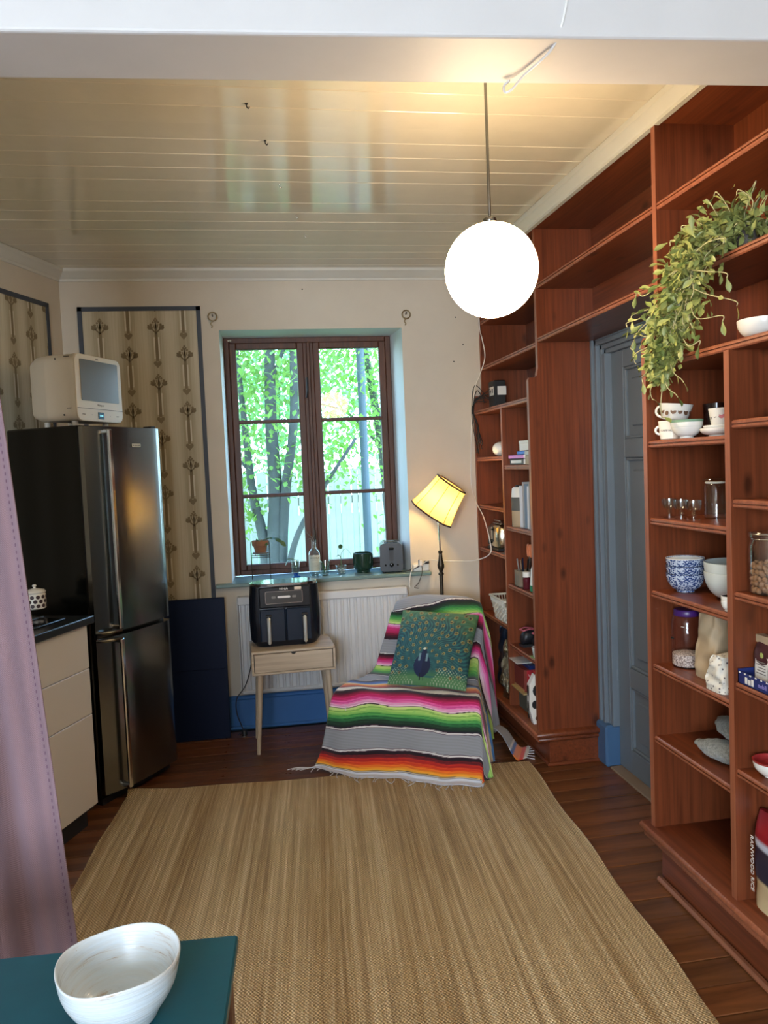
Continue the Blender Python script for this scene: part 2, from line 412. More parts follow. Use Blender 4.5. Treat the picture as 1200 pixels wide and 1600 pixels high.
# crown mouldings
CP = [(0, 0), (0, -.062), (.010, -.062), (.014, -.05), (.026, -.044), (.042, -.022), (.052, -.016), (.055, -.004), (.055, 0)]
b = MB(); b.add([(-1.25, Yr-o, CZ+z) for o, z in CP]+[(1.40, Yr-o, CZ+z) for o, z in CP], [(i, i+1, 10+i-1+1-0, 9+i) for i in range(8)])
b.f = [(i, i+1, 9+i+1, 9+i) for i in range(8)]
b.build('trim_2', M_CROWN, kind='structure', smooth=40)
b = MB(); b.v = [LW(0, o, CZ+z) for o, z in CP]+[LW(3.2, o, CZ+z) for o, z in CP]; b.f = [(i, i+1, 9+i+1, 9+i) for i in range(8)]
b.build('trim_3', M_CROWN, kind='structure', smooth=40)
# crown along the bookcases: face from bookcase front up to the ceiling
CR = [(0, -.062), (-.012, -.062), (-.012, -.05), (-.03, -.044), (-.06, -.026), (-.085, -.02), (-.092, -.008), (-.092, 0), (0, 0)]
b = MB(); n_ = len(CR)
for yy, xx in ((1.84, 1.356), (4.6, 1.292)): b.v += [(xx+o*.42 if o < 0 else xx+.014, yy, CZ+z) for o, z in CR]
b.f = [(i, (i+1) % n_, n_+(i+1) % n_, n_+i) for i in range(n_)]+[tuple(range(n_)), tuple(range(n_, 2*n_))]
b.build('trim_4', M_CROWN, kind='structure', smooth=40)
# tall blue skirting with rounded top strip
b = MB(); b.box(-1.05, 1.28, Yr-.018, Yr, 0, .175, .003); b.box(-1.05, 1.28, Yr-.024, Yr, .175, .198, .006); b.box(-1.05, 1.28, Yr-.03, Yr, 0, .02, .006)
b.build('baseboard_back', M_BLUE, kind='structure')

# wallpaper panels -------------------------------------------------
def clip(poly, rect):
    x0, x1, z0, z1 = rect
    for ax, lim, sg in ((0, x0, 1), (0, x1, -1), (1, z0, 1), (1, z1, -1)):
        out = []
        for i in range(len(poly)):
            a, c = poly[i-1], poly[i]; da, dc = (a[ax]-lim)*sg, (c[ax]-lim)*sg
            if (da >= 0) != (dc >= 0):
                t = da/(da-dc); out.append((a[0]+(c[0]-a[0])*t, a[1]+(c[1]-a[1])*t))
            if dc >= 0: out.append(c)
        poly = out
        if len(poly) < 3: return []
    return poly
def disc(cx, cz, r_, n=8, sx_=1, sz_=1): return [(cx+r_*sx_*math.cos(2*PI*i/n), cz+r_*sz_*math.sin(2*PI*i/n)) for i in range(n)]
def motif():
    D = []; Lt = []
    D.append([(-.008, -.215), (.008, -.215), (.008, -.055), (-.008, -.055)])            # shaft
    for sg in (-1, 1):
        Lt.append([(sg*.0085, -.20), (sg*.0165, -.20), (sg*.0165, -.08), (sg*.0085, -.08)])
        q = [(0, -.062), (sg*.018, -.045), (sg*.030, -.030), (sg*.026, -.026), (sg*.012, -.040), (0, -.05)]
        D.append(q[:3]+q[3:]); D.append(disc(sg*.031, -.027, .0135, 10, 1.15, .9)); D.append(disc(sg*.027, -.011, .0075)); D.append(disc(sg*.040, -.016, .0055)); Lt.append(disc(sg*.031, -.027, .005, 8))
        D.append([(0, -.05), (sg*.012, -.024), (sg*.016, -.006), (sg*.011, -.008), (sg*.005, -.03)])
        D.append(disc(sg*.014, .002, .0062)); D.append(disc(sg*.0075, .013, .0055))
        D.append([(0, -.252), (sg*.021, -.228), (sg*.021, -.218), (sg*.012, -.212), (0, -.220)])   # arrow/heart tip
    D.append([(-.0035, -.06), (.0035, -.06), (.0035, .0), (-.0035, .0)]); D.append(disc(0, .006, .0075)); D.append(disc(0, .022, .0065)); D.append(disc(0, -.020, .009, 8, .7, 1.6)); Lt.append(disc(0, .006, .003, 6))
    return D, Lt
def wallpaper(fn, w_, z0, z1, x_first, z_first, parent, outline=None):
    """fn(x, off, z) -> world; panel spans x 0..w_"""
    bt = .024
    b = MB(); n_ = 1
    b.add([fn(0, .001, z0), fn(w_, .001, z0), fn(w_, .001, z1), fn(0, .001, z1)], [(0, 1, 2, 3)])
    pn = b.build('wallpaper_panel', M_WP, parent, uvs=[(0-x_first, 0), (w_-x_first, 0), (w_-x_first, 1), (0-x_first, 1)])
    def sub(polys, name, m, off):
        b = MB()
        for pl in polys:
            if len(pl) >= 3: b.add([fn(p_[0], off, p_[1]) for p_ in pl], [tuple(range(len(pl)))])
        b.build(name, m, pn)
    D, Lt = motif(); PD, PL = [], []
    cx = x_first-.3; i = -2
    while cx < w_+.1:
        ph = 0 if i % 2 == 0 else .156
        cz = z_first+ph+.312
        while cz > z0-.3:
            rc = (bt*.8, w_-bt*.8, z0+.001, z1-bt*.8)
            for src, dst in ((D, PD), (Lt, PL)):
                for pl in src: dst.append(clip([(cx+a, cz+c) for a, c in pl], rc))
            cz -= .312
        cx += .15; i += 1
    sub(PL, 'print_highlight', M_WPL, .0016); sub(PD, 'arrow_print', M_WPD, .0019)
    b = MB()
    for x0, x1, a, c in ((0, bt, z0, z1), (w_-bt, w_, z0, z1), (0, w_, z1-bt, z1)):
        v = [fn(x, o, z) for x in (x0, x1) for o in (.001, .006) for z in (a, c)]
        b.add(v, [(0, 1, 3, 2), (4, 6, 7, 5), (0, 4, 5, 1), (2, 3, 7, 6), (0, 2, 6, 4), (1, 5, 7, 3)])
    b.build('panel_border', M_WPB, pn)
# columns of full heads near x=-.80,-.50 (px 155,235) at z 2.36
wallpaper(lambda x, o, z: (-.943+x, Yr-o, z), .664, .70, 2.440, .115, 2.350, wall_back)
wallpaper(lambda x, o, z: LW(2.2-x, o, z), 2.2-.115, .9, 2.44, 2.2-.115-.16, 2.27, wall_left)

# ================================================================== WINDOW
wf = thing('window_1', '', '', (0, 0, 0), kind='structure')
Yw = 4.855
fx0, fx1, fz0, fz1 = -.173, .845, .862, 2.302
def frame(b, x0, x1, z0, z1, w_, y0, y1, c=.004, wb=None):
    wb = wb or w_
    b.box(x0, x0+w_, y0, y1, z0, z1, c); b.box(x1-w_, x1, y0, y1, z0, z1, c); b.box(x0+w_, x1-w_, y0, y1, z1-w_, z1, c); b.box(x0+w_, x1-w_, y0, y1, z0, z0+wb, c)
    return b
b = frame(MB(), fx0, fx1, fz0, fz1, .034, Yw+.01, Yw+.11); b.box(.295, .372, Yw+.004, Yw+.1, fz0+.03, fz1-.03, .006)
b.box(.322, .345, Yw-.012, Yw+.01, fz0+.03, fz1-.03, .005)
b.build('window_frame', M_WIN, wf)
for n_, (x0, x1) in enumerate(((fx0+.034, .305), (.362, fx1-.034))):
    s_ = frame(MB(), x0, x1, fz0+.03, fz1-.032, .040, Yw-.002, Yw+.04, .005, .036).build('window_sash', M_WIN, wf)
    for zb in (1.335, 1.785): MB().box(x0+.036, x1-.036, Yw+.002, Yw+.034, zb, zb+.022, .004).build('glazing_bar', M_WIN, s_)
    zs = [fz0+.064, 1.336, 1.806]; ze = [1.336, 1.786, fz1-.07]
    for a, c in ((fz0+.064, 1.336), (1.356, 1.786), (1.806, fz1-.070)):
        MB().box(x0+.038, x1-.038, Yw+.016, Yw+.019, a, c).build('pane', M_GLASS, s_)
for z in (2.22,): MB().tube([(.318, Yw-.012, 2.05), (.318, Yw-.035, 2.05), (.318, Yw-.035, 1.97), (.310, Yw-.03, 1.93)], .006).build('casement_fastener', M_BLKM, wf)
MB().tube([(.322, Yw-.012, 1.12), (.322, Yw-.03, 1.12), (.322, Yw-.03, 1.05)], .006).build('casement_fastener', M_BLKM, wf)
for x in (-.152, -.140): MB().ball((x+.012, Yw-.0, 2.285), .006, .006, .006, 8, 6).build('frame_screw', M_WHITE, wf)
sill = MB().box(-.275, .985, 4.545, 4.86, .838, .860, .005).build('windowsill', M_SILL, wf)
# ================================================================== DOOR
dr = thing('door_1', '', '', kind='structure')
b = MB()  # architrave: stepped profile around the door, far side and top
for w_, x_ in ((.000, 1.600), (.020, 1.612), (.040, 1.604), (.062, 1.622), (.084, 1.634)):
    b.box(x_, 1.70, 3.615-w_-.022, 3.615-w_, .20, 2.085-w_, .003); b.box(x_, 1.70, 2.52, 3.615-w_, 2.085-w_-.022, 2.085-w_, .003)
b.box(1.622, 1.70, 3.50, 3.53, .2, 1.98, .002)
b.build('architrave', M_DOOR, dr)
MB().box(1.585, 1.70, 3.505, 3.622, 0, .205, .01).build('plinth_block', M_DOORB, dr)
b = MB(); DX = 1.655
st = [(2.62, 2.74), (3.385, 3.505)]
for y0, y1 in st: b.box(DX, 1.70, y0, y1, .012, 1.985, .002)
for z0, z1 in ((.012, .125), (.425, .515), (1.49, 1.575), (1.90, 1.985)): b.box(DX, 1.70, 2.74, 3.385, z0, z1, .002)
b.build('door_leaf', M_DOOR, dr)
for z0, z1 in ((.125, .425), (.515, 1.49), (1.575, 1.90)):
    f_ = MB().box(DX+.016, 1.70, 2.74, 3.385, z0, z1).build('door_panel', M_DOOR, dr)
    b = MB(); b.box(DX+.004, DX+.02, 2.74, 3.385, z0, z0+.014, .004); b.box(DX+.004, DX+.02, 2.74, 3.385, z1-.014, z1, .004); b.box(DX+.004, DX+.02, 2.74, 2.754, z0, z1, .004); b.box(DX+.004, DX+.02, 3.371, 3.385, z0, z1, .004)
    b.box(DX+.007, DX+.02, 2.80, 3.325, z0+.055, z1-.055, .006); b.build('panel_moulding', M_DOOR, f_)
for z in (1.66, .42):
    b = MB(); b.tube([(DX-.006, 3.507, z), (DX-.006, 3.507, z+.10)], .008, 8); b.ball((DX-.006, 3.507, z+.106), .008, .008, .008, 8, 6); b.build('hinge', M_DOOR, dr, smooth=40)
MB().box(1.60, 1.70, 2.55, 3.50, -.001, .010, .002).build('threshold', mat('worn_threshold', (.22, .16, .11), .7), dr)

# ================================================================== BOOKCASES
XF, XU, XB = 1.29, 1.34, 1.625
def upright(y0, y1, z0=0, ztop=2.585, step=True, xf=XF):
    if step: p = [(xf, z0), (xf, 1.876), (xf+.006, 1.889), (XU-.018, 1.889), (XU-.006, 1.898), (XU, 1.93), (XU, ztop), (XB, ztop), (XB, z0)]
    else: p = [(xf, z0), (xf, ztop), (XB, ztop), (XB, z0)]
    b = MB().prism(p, y0, y1, 1); return b
def shelf_b(y0, y1, top, xf, th=.024):
    z0 = top-th; p = [(xf+.004, z0), (xf, z0+.004), (xf, z0+th*.42), (xf+.005, z0+th*.47), (xf+.005, z0+th*.55), (xf, z0+th*.6), (xf, top-.004), (xf+.004, top), (XB-.002, top), (XB-.002, z0)]
    return MB().prism(p, y0, y1, 1)
def bev(o, w_=.003):
    m_ = o.modifiers.new('b', 'BEVEL'); m_.width = w_; m_.segments = 2; m_.limit_method = 'ANGLE'; return o
def base_mould(root, y0, y1, xf, ztop, side):
    """plinth board, double bead moulding, floor strip; side = -1 wraps the -Y end, +1 the +Y end"""
    e0, e1 = (y0-.02, y1) if side < 0 else (y0, y1+.015)
    MB().box(xf+.045, XB, e0+ (0 if side < 0 else 0), e1, .0, ztop-.05).build('plinth', M_WY, root)
    a0, a1 = (y0-.045, y1) if side < 0 else (y0, y1+.04)
    b = MB(); b.box(xf-.028, XB, a0, a1, ztop-.024, ztop, .007); b.box(xf-.018, XB, a0+(.012 if side < 0 else 0), a1-(0 if side < 0 else .012), ztop-.05, ztop-.026, .008)
    b.build('plinth_moulding', M_WY, root, smooth=50)
    if side > 0: MB().box(xf+.02, xf+.045, e0, e1, 0, .02, .007).build('floor_strip', wood('strip_wood', (.24, .075, .03), (.34, .12, .05), 1, .5, False), root)
    else: MB().box(xf+.03, XB, e0-.014, e1, 0, .018, .006).build('floor_strip', M_WX, root)
# near unit
nb = thing('bookcase', 'tall red-brown pine bookcase nearest the camera, right of the blue door, holding crockery and jars', 'bookcase', group=None)
upright(2.474, 2.500, .16).build('side_panel', M_WZ, nb); upright(1.505, 1.530, .16, 1.80, False).build('side_panel', M_WZ, nb)
upright(2.003, 2.028, .16, 1.778, False).build('divider', M_WZ, nb)
MB().box(XU, XB, 1.838, 1.862, 1.80, 2.585).build('side_panel', M_WZ, nb)
for t_ in (1.545, 1.287, 1.040, .788, .537): shelf_b(2.028, 2.474, t_, XF+.006).build('shelf', M_WY, nb)
for t_ in (1.585, 1.366, 1.107, .850, .600): shelf_b(1.530, 2.003, t_, XF+.006).build('shelf', M_WY, nb)
shelf_b(1.505, 2.474, 1.801, XF+.002).build('shelf', M_WY, nb)
for t_ in (2.330, 2.064): shelf_b(1.862, 2.474, t_, XU+.002).build('shelf', M_WY, nb)
MB().box(XU+.016, XB, 1.838, 2.50, 2.585, 2.612).build('top_board', M_WY, nb)
MB().box(XB, XB+.012, 1.505, 2.50, .16, 1.84).build('back_panel', M_WZ, nb); MB().box(XB, XB+.012, 1.838, 2.50, 1.84, 2.60).build('back_panel', M_WZ, nb)
base_mould(nb, 1.505, 2.500, XF, .215, 1)
# far unit
fb = thing('bookcase', 'tall red-brown pine bookcase in the far corner behind the floor lamp', 'bookcase')
upright(3.620, 3.648, .12).build('side_panel', M_WZ, fb); upright(4.574, 4.597, .12).build('side_panel', M_WZ, fb)
upright(4.050, 4.074, .12, 1.778, False).build('divider', M_WZ, fb)
for t_ in (1.475, 1.150, .838, .512): shelf_b(3.648, 4.050, t_, XF+.006).build('shelf', M_WY, fb)
for t_ in (1.525, 1.243, .988, .600): shelf_b(4.074, 4.574, t_, XF+.006).build('shelf', M_WY, fb)
shelf_b(3.648, 4.574, 1.801, XF+.002).build('shelf', M_WY, fb)
for t_ in (2.062, 2.33): shelf_b(3.648, 4.574, t_, XU+.002).build('shelf', M_WY, fb)
MB().box(XU, XB, 3.62, 4.597, 2.585, 2.612).build('top_board', M_WY, fb)
MB().box(XB, XB+.012, 3.62, 4.597, .12, 2.60).build('back_panel', M_WZ, fb)
base_mould(fb, 3.620, 4.597, XF, .172, -1)
# unit over the door
ob = thing('overdoor_shelf', 'red-brown shelf unit spanning over the blue door between the two bookcases', 'shelf', (0, 0, 2.04))
for t_ in (2.330, 2.078):
    q = shelf_b(2.501, 3.619, t_, XU+.002).build('shelf', M_WY, ob); q.location = (0, 0, -2.04)
q = MB().box(XU, XB, 2.501, 3.619, 2.585, 2.612).build('top_board', M_WY, ob); q.location = (0, 0, -2.04)
q = MB().box(XB, XB+.012, 2.501, 3.619, 2.06, 2.60).build('back_panel', M_WY, ob); q.location = (0, 0, -2.04)

M_EDGE = wood('pine_red_daylit_edge', (.24, .068, .030), (.36, .115, .055), 2, .42, False)  # lighter wood: daylight on the room-facing edges is put into the colour
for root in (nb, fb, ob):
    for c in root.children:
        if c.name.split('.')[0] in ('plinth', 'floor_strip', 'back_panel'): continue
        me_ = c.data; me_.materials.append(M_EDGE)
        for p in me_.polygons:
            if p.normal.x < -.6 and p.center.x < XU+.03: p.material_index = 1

# ================================================================== RUG
rg = thing('rug', 'large golden-brown woven jute rug in the middle of the floor', 'rug', (1.25, 3.665, 0), R(0))
A = Vector((1.25, 3.665)); Bf = Vector((-.68, 3.79)); Nr = Vector((1.048, .84)); Nl = Vector((-.90, .95))
def rugp(u, v):
    a = A.lerp(Bf, u); c = Nr.lerp(Nl, u); p = a.lerp(c, v); return p
ax = (Nr+Nl)/2-(A+Bf)/2; ang = math.atan2(ax.x, -ax.y)
rg.rotation_euler = (0, 0, ang); RM = Matrix.Rotation(-ang, 4, 'Z')
def rg_fn(u, v):
    p = rugp(u, v); q = RM @ Vector((p.x-1.25, p.y-3.665, 0))
    e = .006*math.sin(v*26)*(1 if u in (0, 1) else 0)+.006*math.sin(u*18)*(1 if v in (0, 1) else 0)
    z = .0095+.0012*math.sin(u*40+v*9)*math.sin(v*33)
    if v < .03 and u > .88: z += .02*(1-v/.03)*(u-.88)/.12
    return (q.x+e, q.y+e, z)
b = MB(); b.grid(rg_fn, 60, 80); n0 = len(b.v)
b.grid(lambda u, v: tuple(np.array(rg_fn(u, v))*np.array([1, 1, 0])+np.array([0, 0, .001])), 1, 1)
per = [i for i in range(61)]+[j*61+60 for j in range(1, 81)]+[80*61+i for i in range(59, -1, -1)]+[j*61 for j in range(79, 0, -1)]
base = len(b.v); b.v += [(b.v[i][0], b.v[i][1], .001) for i in per]; b.f += [(per[i], per[(i+1) % len(per)], base+(i+1) % len(per), base+i) for i in range(len(per))]
b.build('pile', M_RUG, rg)

# ================================================================== KITCHEN
KU = Vector((-.358, -.934, 0)).normalized(); KN = Vector((-KU.y, KU.x, 0))*-1   # along the fronts, towards the wall
if KN.x > 0: KN = -KN
kang = math.atan2(KU.y, KU.x)   # local x along fronts (towards camera); local y = +90deg
KL = Matrix.Rotation(kang, 3, 'Z') @ Vector((0, 1, 0)); sy = 1 if KL.dot(KN) > 0 else -1
def kitchen(i):
    t = thing('drawer_cabinet', 'cream three-drawer kitchen base cabinet under the black worktop beside the fridge' if i == 0 else 'cream drawer cabinet under the worktop hidden behind the mauve curtain', 'cabinet', Vector((-.754, 3.474, 0))+KU*(.602*i), kang)
    MB().box(.0, .60, sy*.022, sy*.52, .08, .879).build('body', M_BLKM, t)
    MB().box(.01, .59, sy*.05, sy*.50, .0, .08).build('toe_kick', M_BLKM, t)
    for z0, z1 in ((.101, .491), (.494, .689), (.692, .878)): MB().box(.001, .599, 0, sy*.020, z0, z1, .0015).build('drawer', M_DRAW, t)
    return t
kitchen(0); kitchen(1)
wt = thing('worktop', 'black kitchen worktop on the cream drawer cabinets', 'worktop', Vector((-.754, 3.474, 0)), kang)
MB().box(-.025, 1.23, sy*-.022, sy*.53, .880, .912, .003).build('slab', M_CTR, wt)
hb = thing('gas_hob', 'black hob on the worktop with burner grates', 'hob', Vector((-.754, 3.474, .912))+KU*.07, kang)
MB().box(0, .55, sy*.05, sy*.48, 0, .008, .003).build('glass_top', M_BLK, hb)
for gx in (.08, .33):
    b = MB()
    for d in (.0, .12): b.tube([(gx+d, sy*.09, .022), (gx+d, sy*.44, .022)], .005, 6)
    for d in (.12, .25, .38): b.tube([(gx-.03, sy*d, .022), (gx+.15, sy*d, .022)], .005, 6)
    for d in (.0, .12):
        for e in (.09, .44): b.tube([(gx+d, sy*e, .006), (gx+d, sy*e, .022)], .005, 6)
    b.build('pan_grate', M_BLKM, hb)
def wpos(px_loc): return px_loc
# canister with dots
cp = thing('canister', 'small white lidded canister with dark dot pattern on the hob', 'canister', (-.985, 3.585, .9420))
b = MB().lathe([(.038, 0), (.044, .004), (.045, .012), (.045, .062), (.042, .068), (.036, .07)], 28); b.build('jar_body', M_PORC, cp, smooth=40)
b = MB().lathe([(.044, .070), (.046, .074), (.040, .082), (.015, .088), (.006, .090), (.006, .096), (.010, .100), (.006, .106)], 24); b.build('lid', M_PORC, cp, smooth=40)
b = MB()
for rw in range(3):
    for i in range(12):
        a = 2*PI*(i+rw*.5)/12; cz = .016+rw*.019; pts = []
        for k in range(8):
            g = 2*PI*k/8; aa = a+.009*math.cos(g)/.0455; pts.append((.0456*math.cos(aa), .0456*math.sin(aa), cz+.0085*math.sin(g)))
        b.add(pts, [tuple(range(8))])
b.build('dot_print', mat('dot_brown', (.035, .015, .02), .4), cp)
gr = thing('pepper_grinder', 'dark grinder with a silver top behind the dotted canister', 'grinder', (-1.075, 3.62, .942))
MB().lathe([(.026, 0), (.028, .01), (.022, .04), (.026, .07)], 16).build('grinder_body', M_BLK, gr, smooth=40); MB().lathe([(.024, .07), (.026, .078), (.012, .09), (.012, .10), (.004, .104)], 16).build('grinder_top', M_CHROME, gr, smooth=40)

# fridge ----------------------------------------------------------
FU = Vector((.530, .848, 0)); fang = math.atan2(FU.y, FU.x)
fr = thing('refrigerator', 'tall stainless steel fridge-freezer with black sides and long bar handles', 'refrigerator', (-.783, 3.668, 0), fang)
# local x along the front to the right, +y to the wall
MB().box(.0, .50, .0, .43, .03, 1.735, .006).build('cabinet', M_BLK, fr)
MB().box(.01, .49, .002, .42, .0, .03).build('base_plinth', M_BLKM, fr)
def fdoor(z0, z1, nm):
    b = MB(); n_ = 20; prof = []
    for i in range(n_+1):
        x = .002+.496*i/n_; u = i/n_*2-1; prof.append((x, -.028-(.040*(1-max(0, -u-.0)**2.2) if u < 0 else .040*(1-u**14*.5)-.004*u)))
    poly = [(.002, -.003)]+prof+[(.498, -.003)]
    b.prism(poly, z0, z1, 2); return b.build(nm, M_STEEL, fr, smooth=30)
def fhandle(z0, z1, d, zin):
    b = MB(); x = .098; pts = [(x, -.055, z0), (x, -.088, z0+.012), (x, -.092, z0+.05), (x, -.092, z1-.05), (x, -.088, z1-.012), (x, -.055, z1)]
    b.box(x-.011, x+.011, -.098, -.082, z0+.006, z1-.006, .004)
    for zz in (z0+.006, z1-.024): b.box(x-.012, x+.013, -.095, -.045, zz, zz+.018, .003)
    b.build('bar_handle', M_CHROME, d)
    # curved collar from the handle bracket to the door edge
    b = MB(); pts = [(x, -.092, zin), (x-.05, -.083, zin), (x-.085, -.055, zin), (x-.096, -.032, zin)]
    b.tube(smooth_path(pts, 4), .007, 6); b.build('door_edge_trim', M_STEEL, d, smooth=40)
dl_ = fdoor(.055, .772, 'freezer_door'); du_ = fdoor(.792, 1.728, 'fridge_door')
fhandle(.06, .768, dl_, .764); fhandle(.80, 1.72, du_, .80)
MB().box(.02, .48, -.02, .0, .772, .792).build('door_gap_seal', M_BLKM, fr)
bd = MB().box(.265, .325, -.0735, -.069, 1.635, 1.652, .002).build('badge', mat('badge_cream', (.62, .62, .56), .4), du_)
bx_ = MB(); 
for i in range(6): bx_.box(.270+.0085*i, .270+.0085*i+(.003+(i*7 % 3)*.001), -.0740, -.0735, 1.640, 1.647)
bx_.build('badge_lettering', M_BLKM, fr)
MB().box(.47, .505, -.02, .03, 1.733, 1.742, .002).build('top_hinge', M_BLKM, fr)
# microwave --------------------------------------------------------
MU = Vector((.142, .320, 0)).normalized(); mang = math.atan2(MU.y, MU.x)
mw = thing('microwave_oven', 'compact cream microwave with rounded corners on top of the fridge', 'microwave', (-.778, 3.670, 1.7375), mang)
Wm, Hm, Dm = .350, .300, .27
def rrect(w_, h_, r_, n=5, x0=0, z0=0):
    out = []
    for cx, cz, a0 in ((w_-r_, r_, -90), (w_-r_, h_-r_, 0), (r_, h_-r_, 90), (r_, r_, 180)):
        for i in range(n+1):
            a = R(a0+90*i/n); out.append((x0+cx+r_*math.cos(a), z0+cz+r_*math.sin(a)))
    return out
b = MB(); secs = [(.0, 1.0, 0), (.012, 1.0, 0), (.16, 1.0, 0), (.22, .97, 0), (.27, .80, .0)]
b.prism(rrect(Wm-.006, Hm-.004, .035, 5, .003, .022), .030, .16, 1)
o0 = len(b.v); A_ = rrect(Wm-.006, Hm-.004, .035, 5, .003, .022); n_ = len(A_)
for yy, sc_ in ((.16, 1), (.22, .94), (.27, .74)): b.v += [((x-Wm/2)*sc_+Wm/2, yy, (z-.17)*(sc_*.5+.5)+.17) for x, z in A_]
for j in range(2):
    for i in range(n_): b.f.append((o0+j*n_+i, o0+j*n_+(i+1) % n_, o0+(j+1)*n_+(i+1) % n_, o0+(j+1)*n_+i))
b.f.append(tuple(o0+2*n_+i for i in range(n_)))
b.build('casing', M_WHITE, mw, smooth=40)
b = MB().prism(rrect(Wm, Hm, .036, 6, 0, .018), 0, .006, 1).build('front_panel', M_WHITE, mw, smooth=40); bev(b, .004)
b = MB().prism(rrect(Wm, Hm, .036, 6, 0, .018), .0065, .0295, 1).build('front_collar', M_WHITE, mw, smooth=40)
b = MB().prism(rrect(.285, .185, .006, 3, .035, .110), -.0022, .0, 1).build('door_window', mat('microwave_window', (.13, .125, .12), .22), mw)
MB().box(.002, Wm-.002, -.0012, -.0002, .0745, .0765).build('door_seam', M_BLKM, mw)
MB().box(.150, .195, -.002, 0, .030, .062, .001).build('display', mat('display_blue', (.0, .07, .16), .2), mw)
text('12:00', .012, mat('display_digits', (.3, .8, 1), .4, **{'Emission Color': (.3, .8, 1, 1), 'Emission Strength': 1.0}), mw, (.1725, -.0024, .046), (PI/2, 0, 0), 'display_digits')
M_GREY = mat('grey_print', (.22, .20, .18), .6)
text('Whirlpool', .012, M_GREY, mw, (.175, -.0004, .094), (PI/2, 0, 0)); text('MAX', .010, M_GREY, mw, (.165, -.0004, .304), (PI/2, 0, 0))
for x in (.045, .105, .245, .305):
    text('POWER' if x == .045 else ('START' if x > .3 else '+'), .0065, M_GREY, mw, (x, -.0004, .048), (PI/2, 0, 0))
for x, yy in ((.06, .06), (.29, .06), (.08, .22), (.26, .22)): MB().lathe([(.014, 0), (.014, .022)], 12, (x, yy, 0)).build('foot', M_PLASTW, mw)
for z in (.296, .046): MB().lathe([(.004, 0), (.004, .003)], 8).build('side_screw', M_BLKM, mw).matrix_local = Matrix.Translation((.0035, .10 if z > .2 else .07, z)) @ Matrix.Rotation(-PI/2, 4, 'Y')
for z in (.0735, .302): MB().box(.0015, .004, .028, .055, z, z+.003).build('side_vent_slot', M_BLKM, mw)

# navy board -------------------------------------------------------
nv = thing('navy_panel', 'dark navy blue board standing against the wall between fridge and radiator', 'board', (-.565, 4.455, 0), R(-2))
nv.rotation_euler = (R(-4), 0, R(-1))
MB().box(0, .335, .0, .030, 0, .795, .003).build('board', M_NAVY, nv); MB().box(.0, .335, -.006, .0, .395, .79, .002).build('upper_leaf', M_NAVY, nv)
# radiator ---------------------------------------------------------
rd = thing('radiator', 'white ribbed panel radiator under the window sill', 'radiator', (-.155, 4.545, .215))
b = MB(); RW = .985; prof = []; n_ = 25; pw = RW/n_
for i in range(n_):
    x = i*pw; prof += [(x+.004, 0), (x+pw*.30, 0), (x+pw*.42, .009), (x+pw*.88, .009)]
poly = prof+[(RW, .0), (RW, .04), (0, .04)]
b.v = []; 
b.prism(poly, .02, .52, 2); b.build('ribbed_panel', M_RAD, rd)
b = MB(); b.box(-.004, RW+.004, -.006, .05, .518, .566, .006); b.build('top_grille', M_RAD, rd)
b = MB(); b.box(-.006, .0, -.002, .048, .01, .54, .002); b.box(RW, RW+.006, -.002, .048, .01, .54, .002); b.build('side_cover', M_RAD, rd)
MB().box(0, RW, -.003, .046, .0, .022, .006).build('bottom_rail', M_RAD, rd)
MB().tube([(RW+.006, .02, .06), (RW+.03, .02, .06), (RW+.03, .02, -.21)], .008, 8).build('pipe', M_RAD, rd)
b = MB().lathe([(.010, 0), (.014, .01), (.014, .03), (.010, .034)], 12, (0, 0, 0)).build('valve', M_RAD, rd, smooth=40); b.matrix_local = Matrix.Translation((RW+.006, .02, .49)) @ Matrix.Rotation(PI/2, 4, 'Y')

# side table -------------------------------------------------------
st_ = thing('side_table', 'pale oak side table with one drawer and round tapered legs under the air fryer', 'table', (-.086, 4.125, 0), R(2))
b = MB(); b.box(0, .442, 0, .30, .539, .553, .003); b.box(0, .442, 0, .30, .425, .438, .003); b.box(0, .012, 0, .30, .438, .539, .001); b.box(.430, .442, 0, .30, .438, .539, .001); b.box(.012, .430, .29, .30, .438, .539)
b.build('body', M_PALE, st_)
dw = MB(); n_ = 10
pz = [(.016, .441), (.426, .441), (.426, .536), (.234, .536)]+[(.221+.013*math.cos(a), .536-.011*math.sin(a)) for a in [PI*i/n_ for i in range(1, n_)]]+[(.208, .536), (.016, .536)]
dw.prism(pz, .001, .014, 1); dw.build('drawer', M_PALE, st_)
MB().box(.013, .429, .016, .28, .44, .534).build('drawer_box', M_BLKM, st_)
for x, yy, dx, dy in ((.042, .035, -.028, -.012), (.400, .035, .028, -.012), (.042, .265, -.028, .020), (.400, .265, .028, .020)):
    MB().tube([(x+dx, yy+dy, 0), (x, yy, .4248)], [.010, .017], 14).build('leg', M_PALEZ, st_, smooth=40)
# air fryer ---------------------------------------------------------
af = thing('air_fryer', 'black two-drawer air fryer with two silver handles on the pale side table', 'air fryer', (-.088, 4.215, .554), R(1))
aw, ah, ad = .385, .335, .20
b = MB()
def afs(z):    # section (inset, chamfer)
    if z < .035: k = z/.035; return .028*(1-k)
    return 0
secs = []
for z, ins, wid in ((0, .030, 0), (.035, .004, 0), (.15, 0, 0), (.26, .004, 0), (.325, .010, 0)):
    x0, x1, y0, y1, c_ = ins, aw-ins, 0+ins*.4, ad-ins*.3, .055
    pts = []
    for cx, cy, a0 in ((x1-c_, y0+c_, -90), (x1-c_, y1-c_, 0), (x0+c_, y1-c_, 90), (x0+c_, y0+c_, 180)):
        for i in range(6): a = R(a0+18*i); pts.append((cx+c_*math.cos(a), cy+c_*math.sin(a), z))
    secs.append(pts)
m_ = len(secs[0])
for s_ in secs: b.v += s_
